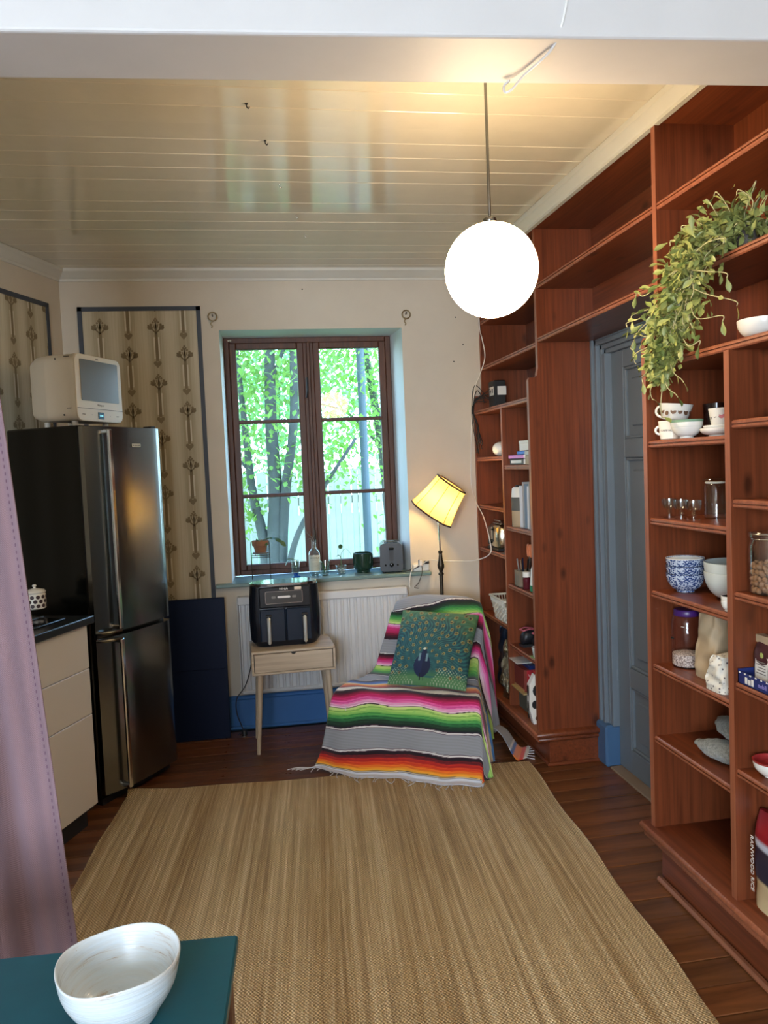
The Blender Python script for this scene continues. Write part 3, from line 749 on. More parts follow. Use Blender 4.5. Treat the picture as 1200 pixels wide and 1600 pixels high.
for j in range(len(secs)-1):
    for i in range(m_): b.f.append((j*m_+i, j*m_+(i+1) % m_, (j+1)*m_+(i+1) % m_, (j+1)*m_+i))
b.f += [tuple(range(m_)), tuple((len(secs)-1)*m_+i for i in range(m_))]
b.build('housing', mat('fryer_black', (.006, .008, .013), .22), af, smooth=35)
b = MB(); 
def stad(x0, x1, y0, y1, z0, z1, n=8):
    r_ = (y1-y0)/2; cy = (y0+y1)/2; p = []
    for i in range(n+1): a = R(-90+180*i/n); p.append((x1-r_+r_*math.cos(a), cy+r_*math.sin(a)))
    for i in range(n+1): a = R(90+180*i/n); p.append((x0+r_+r_*math.cos(a), cy+r_*math.sin(a)))
    return MB().prism(p, z0, z1)
stad(.008, aw-.008, .004, ad-.006, .3255, .336).build('rim', M_CHROME, af); stad(.016, aw-.016, .012, ad-.014, .3362, .339).build('lid_plate', mat('lid_gloss', (.42, .62, .64), .10, .85), af)
b = MB(); b.box(.055, aw-.055, -.007, .010, .21, .322, .006); b.build('control_fascia', mat('fascia_black', (.012, .012, .014), .25), af)
b = MB()
for d in (0, ):
    o1 = rrect(.200, .068, .008, 3, .088, .232); o2 = rrect(.194, .062, .006, 3, .091, .235)
    n2 = len(o1); v = [(x, -.0085, z) for x, z in o1]+[(x, -.0085, z) for x, z in o2]
    b.add(v, [(i, (i+1) % n2, n2+(i+1) % n2, n2+i) for i in range(n2)])
b.build('display_outline', M_CHROME, af)
MB().prism(rrect(.194, .062, .006, 3, .091, .235), -.0080, -.0072, 1).build('display', mat('display_dark', (.045, .038, .032), .3), af)
MB().prism(rrect(.068, .011, .005, 4, .154, .262), -.0095, -.0081, 1).build('status_bar', mat('status_bar_white', (.75, .70, .66), .4), af)
for x in (.122, .232):
    b = MB(); b.prism(rrect(.022, .012, .004, 3, x, .261), -.0092, -.0081, 1); b.build('indicator', mat('indicator_grey', (.2, .18, .15), .4), af)
text('NINJA', .017, M_PLASTW, af, (.188, -.0078, .311), (PI/2, 0, 0))
MB().box(.245, .282, -.0082, -.007, .303, .318, .001).build('sticker', mat('sticker_silver', (.75, .60, .45), .4), af)
for x0, x1 in ((.055, .191), (.194, .330)):
    d_ = MB().box(x0, x1, -.012, .010, .026, .205, .006).build('drawer', mat('fryer_drawer_navy', (.005, .014, .032), .25), af)
    xc = (x0+x1)/2 + (-.022 if x0 < .1 else .030)
    b = MB(); b.box(xc-.009, xc+.009, -.052, -.030, .020, .168, .008); b.build('handle', M_SILV, d_, smooth=40)
    b = MB(); b.box(xc-.016, xc+.016, -.034, -.011, .165, .178, .004); b.box(xc-.012, xc+.012, -.032, -.011, .022, .16, .003); b.build('handle_mount', M_BLKM, d_)
# table cord with plug
cd = thing('mains_lead', 'thin black mains lead with loose plug hanging left of the side table', 'cord', (-.15, 4.48, 0))
def RL(pts, o): return [Vector(p)-Vector(o) for p in pts]
MB().tube(smooth_path(RL([(-.06, 4.44, .58), (-.085, 4.445, .45), (-.13, 4.45, .30), (-.185, 4.46, .22), (-.190, 4.46, .14), (-.17, 4.46, .07), (-.155, 4.45, .035)], (-.15, 4.48, 0))), .0032, 6).build('cable', M_BLKM, cd, smooth=True)
b = MB(); b.lathe([(.011, 0), (.017, .006), (.017, .022), (.009, .034)], 12, (-.003, -.03, .004)); b.build('plug_body', M_BLKM, cd, smooth=40)
b = MB(); b.lathe([(.0165, 0), (.0165, .012)], 12, (-.003, -.03, -.0)); b.tube([(-.015, -.05, .02), (-.03, -.062, .03)], .0025); b.tube([(-.022, -.04, .014), (-.037, -.05, .022)], .0025); b.build('plug_pins', M_CHROME, cd)

# ================================================================== FOREGROUND: table, bowl, curtain, cord
ft = thing('teal_table', 'dark teal painted table top at the bottom left corner', 'table', (-.071, 1.262, 0), R(-3.2))
MB().box(-.80, 0, -.55, 0, .730, .750, .003).build('table_top', M_TEAL, ft)
M_LEGW = wood('brown_table_wood', (.12, .05, .025), (.2, .09, .045), 2, .5, False)
b = MB(); b.box(-.77, -.025, -.045, -.025, .63, .7298); b.box(-.77, -.025, -.53, -.51, .63, .7298); b.box(-.045, -.025, -.51, -.045, .63, .7298); b.box(-.77, -.75, -.51, -.045, .63, .7298); b.build('apron', M_LEGW, ft)
for x, yy in ((-.055, -.055), (-.055, -.52), (-.765, -.055), (-.765, -.52)): MB().box(x-.0, x+.045, yy-.0, yy+.045, .0125, .7297, .003).build('leg', M_LEGW, ft)
bw = thing('ceramic_bowl', 'handmade pale glazed stoneware bowl on the teal table', 'bowl', (-.225, 1.100, .7505), R(20))
def bowl_mat():
    m = mat('pale_glaze_daylight_tint', (.64, .68, .71), .22)  # blue cast of the daylight is mixed into the pale glaze colour
    v = mapping(m, (3, 3, 40)); n = noise(m, v, 2.2, 6, .7, .8)
    c = ramp(m, n, [(.30, (.38, .27, .18)), (.40, (.58, .60, .60)), (.7, (.60, .68, .74))])
    nn = noise(m, mapping(m, (60, 60, 60)), 2, 3); c = mix(m, ramp(m, nn, [(.72, (0, 0, 0)), (.76, (1, 1, 1))]), c, (.36, .25, .16))
    LK(m, c, BS(m).inputs['Base Color']); bump(m, noise(m, mapping(m, (4, 4, 90)), 2, 4), .5, .003); return m
prof_o = [(.044, .0), (.050, .002), (.052, .010), (.058, .018), (.070, .036), (.0785, .056), (.0825, .078), (.0835, .084)]
prof_i = [(.0815, .0865), (.0785, .083), (.074, .060), (.064, .038), (.048, .022), (.024, .014), (.001, .012)]
b = MB(); PR = prof_o+prof_i; nb_ = 64
b.grid(lambda u, v: (0, 0, 0), 1, 1); b.v = []; b.f = []
for j, (r_, z) in enumerate(PR):
    for i in range(nb_):
        a = 2*PI*i/nb_; wob = 1+.012*math.sin(2*a+.5)+.008*math.sin(5*a+z*90)+.006*math.sin(z*420+a)
        b.v.append((r_*wob*math.cos(a), r_*wob*math.sin(a), z+(.0025*math.sin(3*a) if z > .05 else 0)))
for j in range(len(PR)-1):
    for i in range(nb_): b.f.append((j*nb_+i, j*nb_+(i+1) % nb_, (j+1)*nb_+(i+1) % nb_, (j+1)*nb_+i))
b.f += [tuple(range(nb_-1, -1, -1)), tuple((len(PR)-1)*nb_+i for i in range(nb_))]
bo = b.build('bowl_body', bowl_mat(), bw, smooth=True); sd = bo.modifiers.new('s', 'SUBSURF'); sd.levels = sd.render_levels = 1
# curtain: hangs under the beam, folds, edge hem towards the room
ct = thing('curtain', 'mauve herringbone woven curtain panel hanging at the left edge', 'curtain', (-.62, 1.84, .0))
b = MB(); uvs = []; nu, nv_ = 90, 60; Wc = .85
def curt(u, v):
    z = 2.395-v*2.375
    xe = -.578+(2.395-z)*.068          # right edge leans as in the photograph
    s = u*Wc; x = xe-.02-s*.72; fold = (.028*math.sin(s*24+.6*math.sin(v*3))+.012*math.sin(s*51+1))*min(1, s/.10)*(1+.5*v)
    return (x+.62+.006*math.sin(v*9)*u, fold-.00, z)
b.grid(curt, nu, nv_)
for j in range(nv_+1):
    for i in range(nu+1): uvs.append((i/nu*Wc, j/nv_*2.375))
co = b.build('cloth', M_CURT, ct, smooth=True, uvs=uvs); so = co.modifiers.new('t', 'SOLIDIFY'); so.thickness = .003; so.offset = 0
b = MB()
for k in range(150):
    v = (k+.5)/150; p = curt(.018/Wc*1, v); b.box(p[0]-.0012, p[0]+.0012, p[1]-.0030, p[1]-.0012, p[2]-.0035, p[2]+.0035)
b.build('hem_stitching', mat('stitch_plum', (.12, .06, .09), .9), ct)
MB().tube([(-.9, 0, 2.385), (.03, 0, 2.385)], .009, 8).build('curtain_rail', M_BRASS, ct)
# clear cord looped under the beam
cc = thing('clear_cord', 'loop of translucent white cord stapled on the ceiling beam', 'cord', (.66, 1.66, 2.39))
pts = [(.70, 1.645, 2.63), (.706, 1.652, 2.52), (.690, 1.655, 2.43), (.680, 1.70, 2.394), (.655, 1.80, 2.390), (.642, 1.855, 2.382), (.628, 1.865, 2.380), (.622, 1.85, 2.388), (.630, 1.835, 2.393)]
MB().tube(smooth_path(RL(pts, (.66, 1.66, 2.39)), 6), .0032, 8).build('cord', mat('translucent_cord', (.75, .74, .72), .25), cc, smooth=True)

# ================================================================== LAMPS
pl = thing('pendant_lamp', 'glowing white glass globe lamp hanging on a thin metal rod', 'lamp', (.7216, 2.32, 2.072))
MB().ball((0, 0, 0), .1395, .1395, .1395, 48, 32).build('glass_globe', mat('opal_glass_lit', (.9, .9, .88), .3, **{'Emission Color': (*GLOBE_COL, 1), 'Emission Strength': GLOBE}), pl, smooth=True)
b = MB().lathe([(.020, .135), (.022, .140), (.020, .152), (.010, .157), (.0045, .160)], 20); b.build('holder_cap', M_STEEL, pl, smooth=40)
MB().tube([(0, 0, .155), (0, 0, CZ-2.072-.004)], .0045, 10).build('rod', M_STEEL, pl, smooth=40)
b = MB().lathe([(.008, CZ-2.072-.012), (.016, CZ-2.072-.006), (.018, CZ-2.072-.001)], 24); b.build('ceiling_canopy', M_STEEL, pl, smooth=40)
# floor lamp
fl_ = thing('floor_lamp', 'floor lamp with dark turned pole and tilted lit yellow pleated shade', 'lamp', (1.000, 4.36, 0))
b = MB().lathe([(.12, 0), (.125, .006), (.12, .016), (.06, .028), (.022, .04), (.012, .06)], 28); b.build('base', M_DKMET, fl_, smooth=40)
b = MB().lathe([(.0105, .05), (.0105, .86), (.016, .865), (.016, .872), (.010, .878), (.010, .885), (.019, .905), (.020, .92), (.013, .95), (.009, .985), (.013, .99), (.013, 1.0), (.006, 1.005)], 16); b.build('turned_pole', M_DKMET, fl_, smooth=40)
b = MB().tube([(0, 0, 1.0), (-.003, 0, 1.08), (-.005, 0, 1.19)], .0048, 8); b.build('upper_rod', M_CHROME, fl_, smooth=40)
ctr = Vector((.955-1.0, 0, 1.215)); axv = (Vector((.128, -.045, .185))).normalized()
Q = axv.to_track_quat('Z', 'Y').to_matrix().to_4x4(); SM = Matrix.Translation(ctr) @ Q
rB, rT, hS = .133, .094, .205
def shade_mat():
    m = bpy.data.materials.new('lit_yellow_fabric'); m.use_nodes = True; t = m.node_tree; t.nodes.clear()
    o = t.nodes.new('ShaderNodeOutputMaterial'); mx = t.nodes.new('ShaderNodeMixShader'); d = t.nodes.new('ShaderNodeBsdfDiffuse'); tr = t.nodes.new('ShaderNodeBsdfTranslucent')
    d.inputs[0].default_value = (.75, .60, .30, 1); tr.inputs[0].default_value = (.62, .45, .17, 1); mx.inputs[0].default_value = .58
    t.links.new(d.outputs[0], mx.inputs[1]); t.links.new(tr.outputs[0], mx.inputs[2]); t.links.new(mx.outputs[0], o.inputs[0]); return m
M_SH = shade_mat()
sh = MB(); n_ = 8
def shf(u, v):
    a = 2*PI*u; r_ = (rB+(rT-rB)*v); k = (a % (2*PI/n_))/(2*PI/n_); r_ *= 1-.045*math.sin(PI*k)*1; r_ *= 1-.05*math.sin(PI*v)
    return tuple(SM @ Vector((r_*math.cos(a), r_*math.sin(a), v*hS)))
sh.grid(shf, 96, 10, closeu=True); shade = sh.build('lamp_shade', M_SH, fl_, smooth=60)
for k in range(n_):
    b = MB(); b.tube([shf(k/n_, v/6) for v in range(7)], .0022, 5, False); b.build('shade_rib', mat('rib_ochre', (.35, .22, .06), .8), shade) if k == 0 else shared('shade_rib', b.build('tmp', bpy.data.materials['rib_ochre']).data, shade)
for o in [o for o in bpy.data.objects if o.name.startswith('tmp')]: bpy.data.objects.remove(o)
M_TRIM = mat('dark_brown_trim', (.035, .012, .008), .8)
for r_, z in ((rB, 0), (rT, hS)):
    b = MB(); pts = [SM @ Vector((r_*(1-.045*math.sin(PI*((2*PI*i/64) % (2*PI/n_))/(2*PI/n_)))*math.cos(2*PI*i/64), r_*(1-.045*math.sin(PI*((2*PI*i/64) % (2*PI/n_))/(2*PI/n_)))*math.sin(2*PI*i/64), z)) for i in range(65)]
    b.tube(pts, .0045, 6, False); b.build('shade_trim', M_TRIM, shade)
b = MB(); b.ball(tuple(SM @ Vector((0, 0, .085))), .026, .026, .032, 16, 12)
b.build('bulb', mat('bulb_lit', (1, 1, 1), .4, **{'Emission Color': (*LAMP_COL, 1), 'Emission Strength': LAMP_W*22}), fl_, smooth=True)
b = MB(); b.tube([(-.005, 0, 1.185), tuple(SM @ Vector((0, 0, .0))), tuple(SM @ Vector((0, 0, .055)))], [.006, .012, .014], 10); b.build('bulb_holder', M_BLKM, fl_)
b = MB()
for a in (0, 2*PI/3, 4*PI/3): b.tube([tuple(SM @ Vector((0, 0, .05))), tuple(SM @ Vector((rB*.97*math.cos(a), rB*.97*math.sin(a), .002)))], .0015, 5)
b.build('shade_spider', M_CHROME, fl_)

# ================================================================== CHAIR, BLANKET, CUSHION
CO = Vector((.640, 3.715, 0)); Cr = Vector((.906, -.423, 0)); Cb = Vector((.423, .906, 0)); cang = math.atan2(-.423, .906)
ch = thing('lounge_chair', 'low armless lounge chair hidden under the striped blanket in front of the radiator', 'chair', CO, cang)
# local x = right, local y = back
M_CH = mat('chair_upholstery', (.10, .09, .08), .9)
MB().box(-.26, .26, .05, .45, .20, .335, .03).build('seat', M_CH, ch)
b = MB(); b.v = []; b.box(-.21, .21, 0, .06, 0, .40, .02); b.rot(Matrix.Translation((.03, .50, .31)) @ Matrix.Rotation(R(-17), 4, 'X')); b.build('backrest', M_CH, ch)
for x, yy in ((-.24, .13), (.24, .14), (-.24, .46), (.24, .46)): MB().tube([(x, yy, .0), (x, yy, .2)], [.014, .018], 10).build('leg', M_LEGW, ch)

rows = [  # (tL,zL,sL),(tR,zR,sR), drape length
 ((-.100, .006, -.475), (-.165, .006, .380), .03), ((-.080, .012, -.462), (-.130, .014, .378), .05), ((-.045, .09, -.43), (-.085, .10, .372), .12),
 ((-.020, .22, -.40), (-.045, .23, .366), .24), ((-.004, .335, -.375), (-.012, .335, .358), .34), ((.030, .384, -.36), (.028, .380, .352), .37),
 ((.12, .388, -.345), (.12, .380, .338), .38), ((.26, .380, -.325), (.25, .372, .315), .38), ((.38, .370, -.300), (.37, .365, .290), .38),
 ((.445, .378, -.285), (.435, .372, .275), .39), ((.478, .43, -.268), (.475, .43, .270), .47), ((.520, .54, -.240), (.520, .53, .280), .56),
 ((.560, .645, -.215), (.565, .635, .288), .60), ((.590, .715, -.195), (.600, .710, .285), .58), ((.622, .748, -.185), (.635, .745, .275), .42),
 ((.655, .735, -.18), (.665, .73, .265), .22), ((.69, .62, -.175), (.70, .60, .255), .05), ((.71, .45, -.175), (.72, .43, .255), .02)]
def cat_(p, t):
    n_ = len(p)-1; x = t*n_; i = min(int(x), n_-1); f = x-i
    p0, p1, p2, p3 = p[max(i-1, 0)], p[i], p[i+1], p[min(i+2, n_)]
    return .5*((2*p1)+(p2-p0)*f+(2*p0-5*p1+4*p2-p3)*f*f+(3*p1-3*p2+p3-p0)*f**3)
RA = np.array([list(a)+list(c)+[d] for a, c, d in rows])
# resample by arc length of the centre line
T = np.linspace(0, 1, 800); PP = np.array([cat_(RA, t) for t in T]); CC = np.c_[(PP[:, 0]+PP[:, 3])/2, (PP[:, 1]+PP[:, 4])/2]
S = np.r_[0, np.cumsum(np.hypot(*np.diff(CC, axis=0).T))]; BL_LEN = S[-1]
NV, NU, ND = 520, 64, 22
def blanket_pt(row, u, dr_, v):
    tL, zL, sL, tR, zR, sR, D = row
    m_ = u; z = zL+(zR-zL)*m_; t = tL+(tR-tL)*m_; s = sL+(sR-sL)*m_
    arc = v*BL_LEN
    # crown of the seat / back, rounded top corners, folds near crease and hem
    bul = 4*m_*(1-m_)
    if z > .30 and t < .46: z += .006*bul+.004*math.sin(m_*19+v*40)*(1 if dr_ == 0 else .3)
    if t > .46: k = min(1, (t-.46)/.1); z += .016*bul*k; t += .010*math.sin(m_*11+v*21)*k
    if z > .68: e = abs(2*m_-1)**5; z -= .020*e
    if z < .33: t += .020*math.sin(m_*13+1+v*10)*(1-z/.33)+.006*math.sin(m_*37)*(1-z/.33); 
    if arc < .12: t += .012*math.sin(m_*9+.8)*(1-arc/.12)
    if dr_ > 0:
        L_ = D*dr_; rad = .022; a = min(L_/rad, PI/2); s += rad*math.sin(a)*1.0; z0 = z
        z = z-rad*(1-math.cos(a)); rest = max(0, L_-rad*PI/2); z -= rest*.985
        s += rest*.10+.016*math.sin(v*52+dr_*2)*min(1, rest/.12)+.010*math.sin(v*93)*min(1, rest/.12); t += .02*math.sin(v*33+dr_*4)*dr_
        z = max(z, .008+.004*math.sin(v*120)+.01*max(0, dr_-.9))
    return CO+Cr*s+Cb*t+Vector((0, 0, max(z, .017)))
bl = thing('serape_blanket', 'grey striped woven blanket with pink, green and orange bands draped over the lounge chair', 'blanket', CO)
b = MB(); bcol = []
def lin(h): 
    c = [int(h[i:i+2], 16)/255 for i in (0, 2, 4)]; return [((x+.055)/1.055)**2.4 if x > .04 else x/12.92 for x in c]
GREY, WHT, BLKc, PUR = '8d9096', 'd9d6d2', '14121a', '4a1838'
def grad(cols, a, z_, thin=True):
    n_ = len(cols); return [(a+(z_-a)*i/n_, c) for i, c in enumerate(cols)]
# stripes: list of (arc start in metres from hem, colour)
BST = [(0, 'c9cfdc'), (.045, '6a6a70'), (.048, 'd8c8b0'), (.051, '3a2a20')]
BST += grad(['e8a83c', 'f0a028', 'e88a20', 'e06a18', 'e8741c', 'd84a14', 'cc3416', 'd8451c', 'b02018', 'a81a1a', 'c02a1a', '7a1420', '5a1018', '70141c', '2a0c18', '1a0c18', '14101c'], .054, .141)
BST += [(.141, PUR), (.144, WHT), (.151, PUR), (.154, GREY), (.246, PUR), (.249, WHT), (.256, PUR), (.259, '141824')]
BST += grad(['10221c', '143020', '1a3c28', '12301e', '1f5a34', '2a7040', '1c5a30', '3c8c4a', '56a050', '3a8a40', '7cb858', '8cc060', 'a4cc68', '7cb050', 'b8d478', 'c8dc8a'], .264, .348)
BST += [(.348, '2a1a28')] + grad(['e8c8d4', 'd890b8', 'e0a0c4', 'e070a8', 'c84890', 'e060a0', 'c83078', 'b82060', 'c82868', 'a01848', '901440', '701030', '500c24', '30081c', '1a0a14', '14101a'], .352, .437)
BST += [(.437, PUR), (.440, 'd8d0c4'), (.470, '3a3030'), (.476, 'a82018'), (.492, 'c04818'), (.505, 'e07828'), (.525, 'e8a850'), (.540, 'd8c8a8'), (.555, '3c78b8'), (.575, '2458a8'), (.595, '18305c'), (.615, '1a1a28'), (.635, WHT), (.645, PUR), (.650, GREY)]
BST += [(.745, PUR), (.750, WHT), (.765, '141824')]+grad(['143020', '1a4428', '2a7040', '3c8c4a', '56a050', '7cb858', 'a4cc68', 'b8d478'], .785, .868)
BST += [(.868, '2a1a28')]+grad(['e8c8d4', 'e0a0c4', 'e070a8', 'c84890', 'c83078', 'b82060', 'a01848', '701030', '500c24', '30081c', '1a0a14'], .872, .936)+[(.936, WHT), (.940, GREY)]
BST += [(1.012, PUR), (1.015, '1a0a14')]+grad(['30081c', '500c24', '701030', 'a01848', 'b82060', 'c82868', 'c83078', 'e070a8', 'e0a0c4'], .1*10.2, 1.100)
BST += [(1.100, '2a1a28')]+grad(['c8dc8a', 'a4cc68', '7cb858', '56a050', '3a8a40', '2a7040', '1a4428', '143020', '10221c', '141824'], 1.104, 1.188)+[(1.190, PUR), (1.193, WHT), (1.200, PUR), (1.203, GREY), (1.40, WHT), (1.41, '202028')]
bs = np.array([q[0] for q in BST]); bc = [lin(q[1]) for q in BST]
o_ = 0
for j in range(NV+1):
    sarc = BL_LEN*j/NV; t = np.interp(sarc, S, T); row = cat_(RA, t); v = j/NV
    for i in range(NU+1+ND):
        if i <= NU: p = blanket_pt(row, i/NU, 0, v)
        else: p = blanket_pt(row, 1, (i-NU)/ND, v)
        uu = min(1, i/NU)+max(0, i-NU)/ND*.35; kk = min(1, max(0, (sarc-.80)/.22)); kk = kk*kk*(3-2*kk); sh_ = sarc-.085*uu**2*kk+(.009*math.sin(uu*7+sarc*5)+.004*math.sin(uu*17))*min(1, sarc*8)
        if .44 < sarc < .80: sh_ += .022*math.sin((sarc-.44)/.36*PI)*math.sin(uu*5+.5)
        c_ = bc[max(0, int(np.searchsorted(bs, sh_, side='right'))-1)]
        b.v.append(tuple(p-CO)); k = 1+.07*math.sin(i*12.9+j*7.7); bcol.append((c_[0]*k, c_[1]*k, c_[2]*k, 1))
w_ = NU+1+ND
for j in range(NV):
    for i in range(w_-1): b.f.append((j*w_+i, j*w_+i+1, (j+1)*w_+i+1, (j+1)*w_+i))
clo = b.build('cloth', vcol('woven_stripes', .92, None, **{'Sheen Weight': .25}), bl, smooth=True, cols=bcol)
so = clo.modifiers.new('t', 'SOLIDIFY'); so.thickness = .004; so.offset = -1
M_FR = mat('fringe_white', (.62, .60, .60), .9)
rnd = random.Random(3)
for k in range(26):
    u = .04+k/26*.95+rnd.uniform(-.01, .01); row = cat_(RA, .0); p = blanket_pt(row, u, 0, 0)-CO
    L_ = rnd.uniform(.035, .075); a = rnd.uniform(-.9, .9); dv = (-Cb*math.cos(a)+Cr*math.sin(a)); q = p+dv*L_*.5+Vector((0, 0, .002)); e = q+(dv+Cr*rnd.uniform(-.7, .9)).normalized()*L_*.5
    p.z = .016; q.z = .018; e.z = .0155
    MB().tube(smooth_path([p, q, e], 4), .0022, 5).build('tassel', M_FR, bl)
for k in range(4):
    p = blanket_pt(cat_(RA, 0), 0, 0, 0)-CO; p.z = .016; e = p+Vector((-.05-.02*k, .0+.008*k, .0)); e.z = .008
    MB().tube(smooth_path([p, p.lerp(e, .5)+Vector((0, .006*(k-1), .002)), e], 4), .0022, 5).build('tassel', M_FR, bl)
# small loose thread with bead on the front of the seat
q = blanket_pt(cat_(RA, np.interp(.33, S, T)), .12, 0, .3)-CO
MB().tube([tuple(q+Vector((0, -.006, .03))), tuple(q+Vector((-.0, -.008, .0)))], .0015, 5).build('loose_thread', M_FR, bl)
# trailing corner with fringe at the right rear
cf = MB(); cc_ = []
def corner(u, v): return (.27+.10*u+.05*v, .18+.16*v-.07*u, .012+.20*(1-v)*(1-u)*.6+.006*math.sin(u*9+v*5))
cf.grid(lambda u, v: tuple(Cr*(.40+.16*u)+Cb*(.24+.18*v+.03*math.sin(u*7))+Vector((0, 0, .010+.15*max(0, 1-u*1.35)*(1-.3*v)))), 24, 12)
for j in range(13):
    for i in range(25): c_ = lin(GREY if i < 12 else (WHT if i == 12 else ('2458a8' if i < 15 else ('e07828' if i < 19 else ('cc3416' if i < 22 else 'd8d0c4'))))); cc_.append((*c_, 1))
q = cf.build('trailing_corner', bpy.data.materials['woven_stripes'], bl, smooth=True, cols=cc_); so = q.modifiers.new('t', 'SOLIDIFY'); so.thickness = .004
for k in range(6):
    p = Cr*.56+Cb*(.25+.03*k)+Vector((0, 0, .012)); e = p+Vector((.03, -.03+.01*k, 0)); MB().tube([p, e], .0022, 5).build('tassel', M_FR, bl)
# cushion
P00, P10, P01, P11 = Vector((.580, 3.83, .408)), Vector((.928, 3.61, .404)), Vector((.742, 4.205, .705)), Vector((1.130, 4.050, .676))
cx = ((P10-P00)+(P11-P01))/2; cy = ((P01-P00)+(P11-P10))/2; cn = cx.cross(cy).normalized()
if cn.y > 0: cn = -cn
cu = thing('peacock_cushion', 'square green cushion printed with a peacock fanning its tail, leaning on the blanket', 'cushion', (P00+P10)/2)
NC = 150; b = MB(); ccol = []
rnd = random.Random(11); eyes = []
bcx, bcy = .43, .16
for ri, (rad, cnt) in enumerate(((.20, 9), (.29, 12), (.38, 14), (.47, 17), (.57, 20), (.66, 22), (.76, 24), (.86, 26))):
    for k in range(cnt):
        a = -.35+(PI+.7)*(k+.5*(ri % 2)+.3)/cnt+rnd.uniform(-.04, .04); x = bcx+rad*math.cos(a)*1.02; y_ = bcy+.02+rad*math.sin(a)
        if .03 < x < .97 and .04 < y_ < .97: eyes.append((x, y_, a, .011+.017*rad+rnd.uniform(0, .004)))
def ccolor(x, y_):
    dx, dy = x-bcx, y_-(bcy+.05); r_ = math.hypot(dx, dy); a = math.atan2(dy, dx)
    base = np.array(lin('4d7a50')) if y_ < .10+.05*math.sin(x*9) else np.array(lin('2a5f5c'))
    if y_ >= .07:
        f = .5+.5*math.sin(a*75+8*math.sin(r_*16)); base = np.array(lin('163e4c'))*(1-f)+np.array(lin('2f6a68'))*f
        g_ = max(0, (r_-.55)/.4); base = base*(1-min(g_, .75))+np.array(lin('5c8650'))*min(g_, .75)
        g_ = .5+.5*math.sin(r_*60+a*9); base = base*(.82+.25*g_)
        if y_ < .14: k = (y_-.07)/.07; base = base*k+np.array(lin('3f6e4a'))*(1-k)
    for ex, ey, ea, er in eyes:
        u, v = x-ex, y_-ey
        if abs(u) > .05 or abs(v) > .05: continue
        p_ = u*math.cos(ea)+v*math.sin(ea); q_ = -u*math.sin(ea)+v*math.cos(ea); d = math.hypot(p_/1.25, q_)/er
        if d < .38: base = np.array(lin('12202c'))
        elif d < .70: base = np.array(lin('8a7a44'))
        elif d < .82: base = np.array(lin('1c3a34'))
        elif d < 1.0: base = np.array(lin('a8a068'))*(.6+.5*random.random())
    # dark fringe of small feathers along the base
    if y_ < .16 and r_ > .22 and (math.sin(x*160)*math.sin(y_*150) > .55): base = np.array(lin('9aa890'))
    bw_ = math.hypot((x-bcx)/.105, (y_-.175)/.125)
    if bw_ < 1 or (abs(x-bcx-.02*(y_-.15)) < .075-.30*(y_-.20) and .15 < y_ < .38): base = np.array(lin('101c3c'))*(1.4 if (x-bcx) < 0 else 1)
    if math.hypot(x-bcx-.0, (y_-.378)*1.6) < .020: base = np.array(lin('d8dcc8'))
    if (abs(x-bcx+.015) < .005 or abs(x-bcx-.03) < .005) and .02 < y_ < .09: base = np.array(lin('141a20'))
    if .035 < abs(x-bcx) < .062 and .22 < y_ < .32: base = np.array(lin('6a8a96'))
    return base
orgn = (P00+P10)/2
for side in (0, 1):
    for j in range(NC+1):
        for i in range(NC+1):
            u, v = i/NC, j/NC; inx = .018*math.sin(PI*v); iny = .022*math.sin(PI*u)
            uu, vv = u*(1-2*inx)+inx, v*(1-2*iny)+iny
            p = P00*(1-uu)*(1-vv)+P10*uu*(1-vv)+P01*(1-uu)*vv+P11*uu*vv
            th = (max(0, 4*u*(1-u))*max(0, 4*v*(1-v)))**.42*.064+.002*math.sin(u*17+v*11)*min(1, 8*u*(1-u))*min(1, 8*v*(1-v))
            b.v.append(tuple(p-orgn+cn*(th if side == 0 else -th*.5)))
            ccol.append((*(ccolor(u, v) if side == 0 else lin('2a5f5c')), 1))
    o0 = side*(NC+1)**2
    for j in range(NC):
        for i in range(NC):
            q = (o0+j*(NC+1)+i, o0+j*(NC+1)+i+1, o0+(j+1)*(NC+1)+i+1, o0+(j+1)*(NC+1)+i); b.f.append(q if side == 0 else q[::-1])
b.build('cushion_body', vcol('peacock_print', .85), cu, smooth=True, cols=ccol)

# ================================================================== SILL ITEMS
SZ = .8605
ps = thing('plant_stand', 'thin dark wire plant stand with four legs on the window sill', 'stand', (-.012, 4.715, SZ))
for x, yy in ((-.055, -.05), (.052, -.05), (-.055, .05), (.052, .05)): MB().tube([(x, yy, 0), (x, yy, .215)], .0024, 6).build('leg', M_DKMET, ps)
b = MB()
for z in (.130, .142): 
    for p0, p1 in (((-.055, -.05), (.052, -.05)), ((.052, -.05), (.052, .05)), ((.052, .05), (-.055, .05)), ((-.055, .05), (-.055, -.05))): b.tube([(*p0, z), (*p1, z)], .0022, 5)
for x in (-.03, 0, .03): b.tube([(x, -.05, .142), (x, .05, .142)], .002, 5)
b.build('frame_ring', M_DKMET, ps)
sc = tag(MB().lathe([(.030, 0), (.045, .004), (.049, .012), (.046, .012), (.040, .006), (.001, .005)], 24, (0, 0, 0)).build('saucer', M_GREY, smooth=40, loc=(-.012, 4.715, SZ+.1447)), 'grey saucer under the terracotta pot on the wire stand', 'saucer')
tp = thing('potted_cactus', 'terracotta pot with a drooping leaf cactus on the wire stand', 'potted plant', (-.012, 4.715, SZ+.1505))
MB().lathe([(.030, 0), (.041, .044), (.048, .046), (.051, .074), (.047, .074), (.043, .066), (.001, .064)], 28, (0, 0, 0)).build('pot', M_CLAY, tp, smooth=40)
M_LEAF = mat('leaf_green', (.075, .16, .035), .5); M_LEAFD = mat('leaf_dark', (.05, .11, .03), .5)
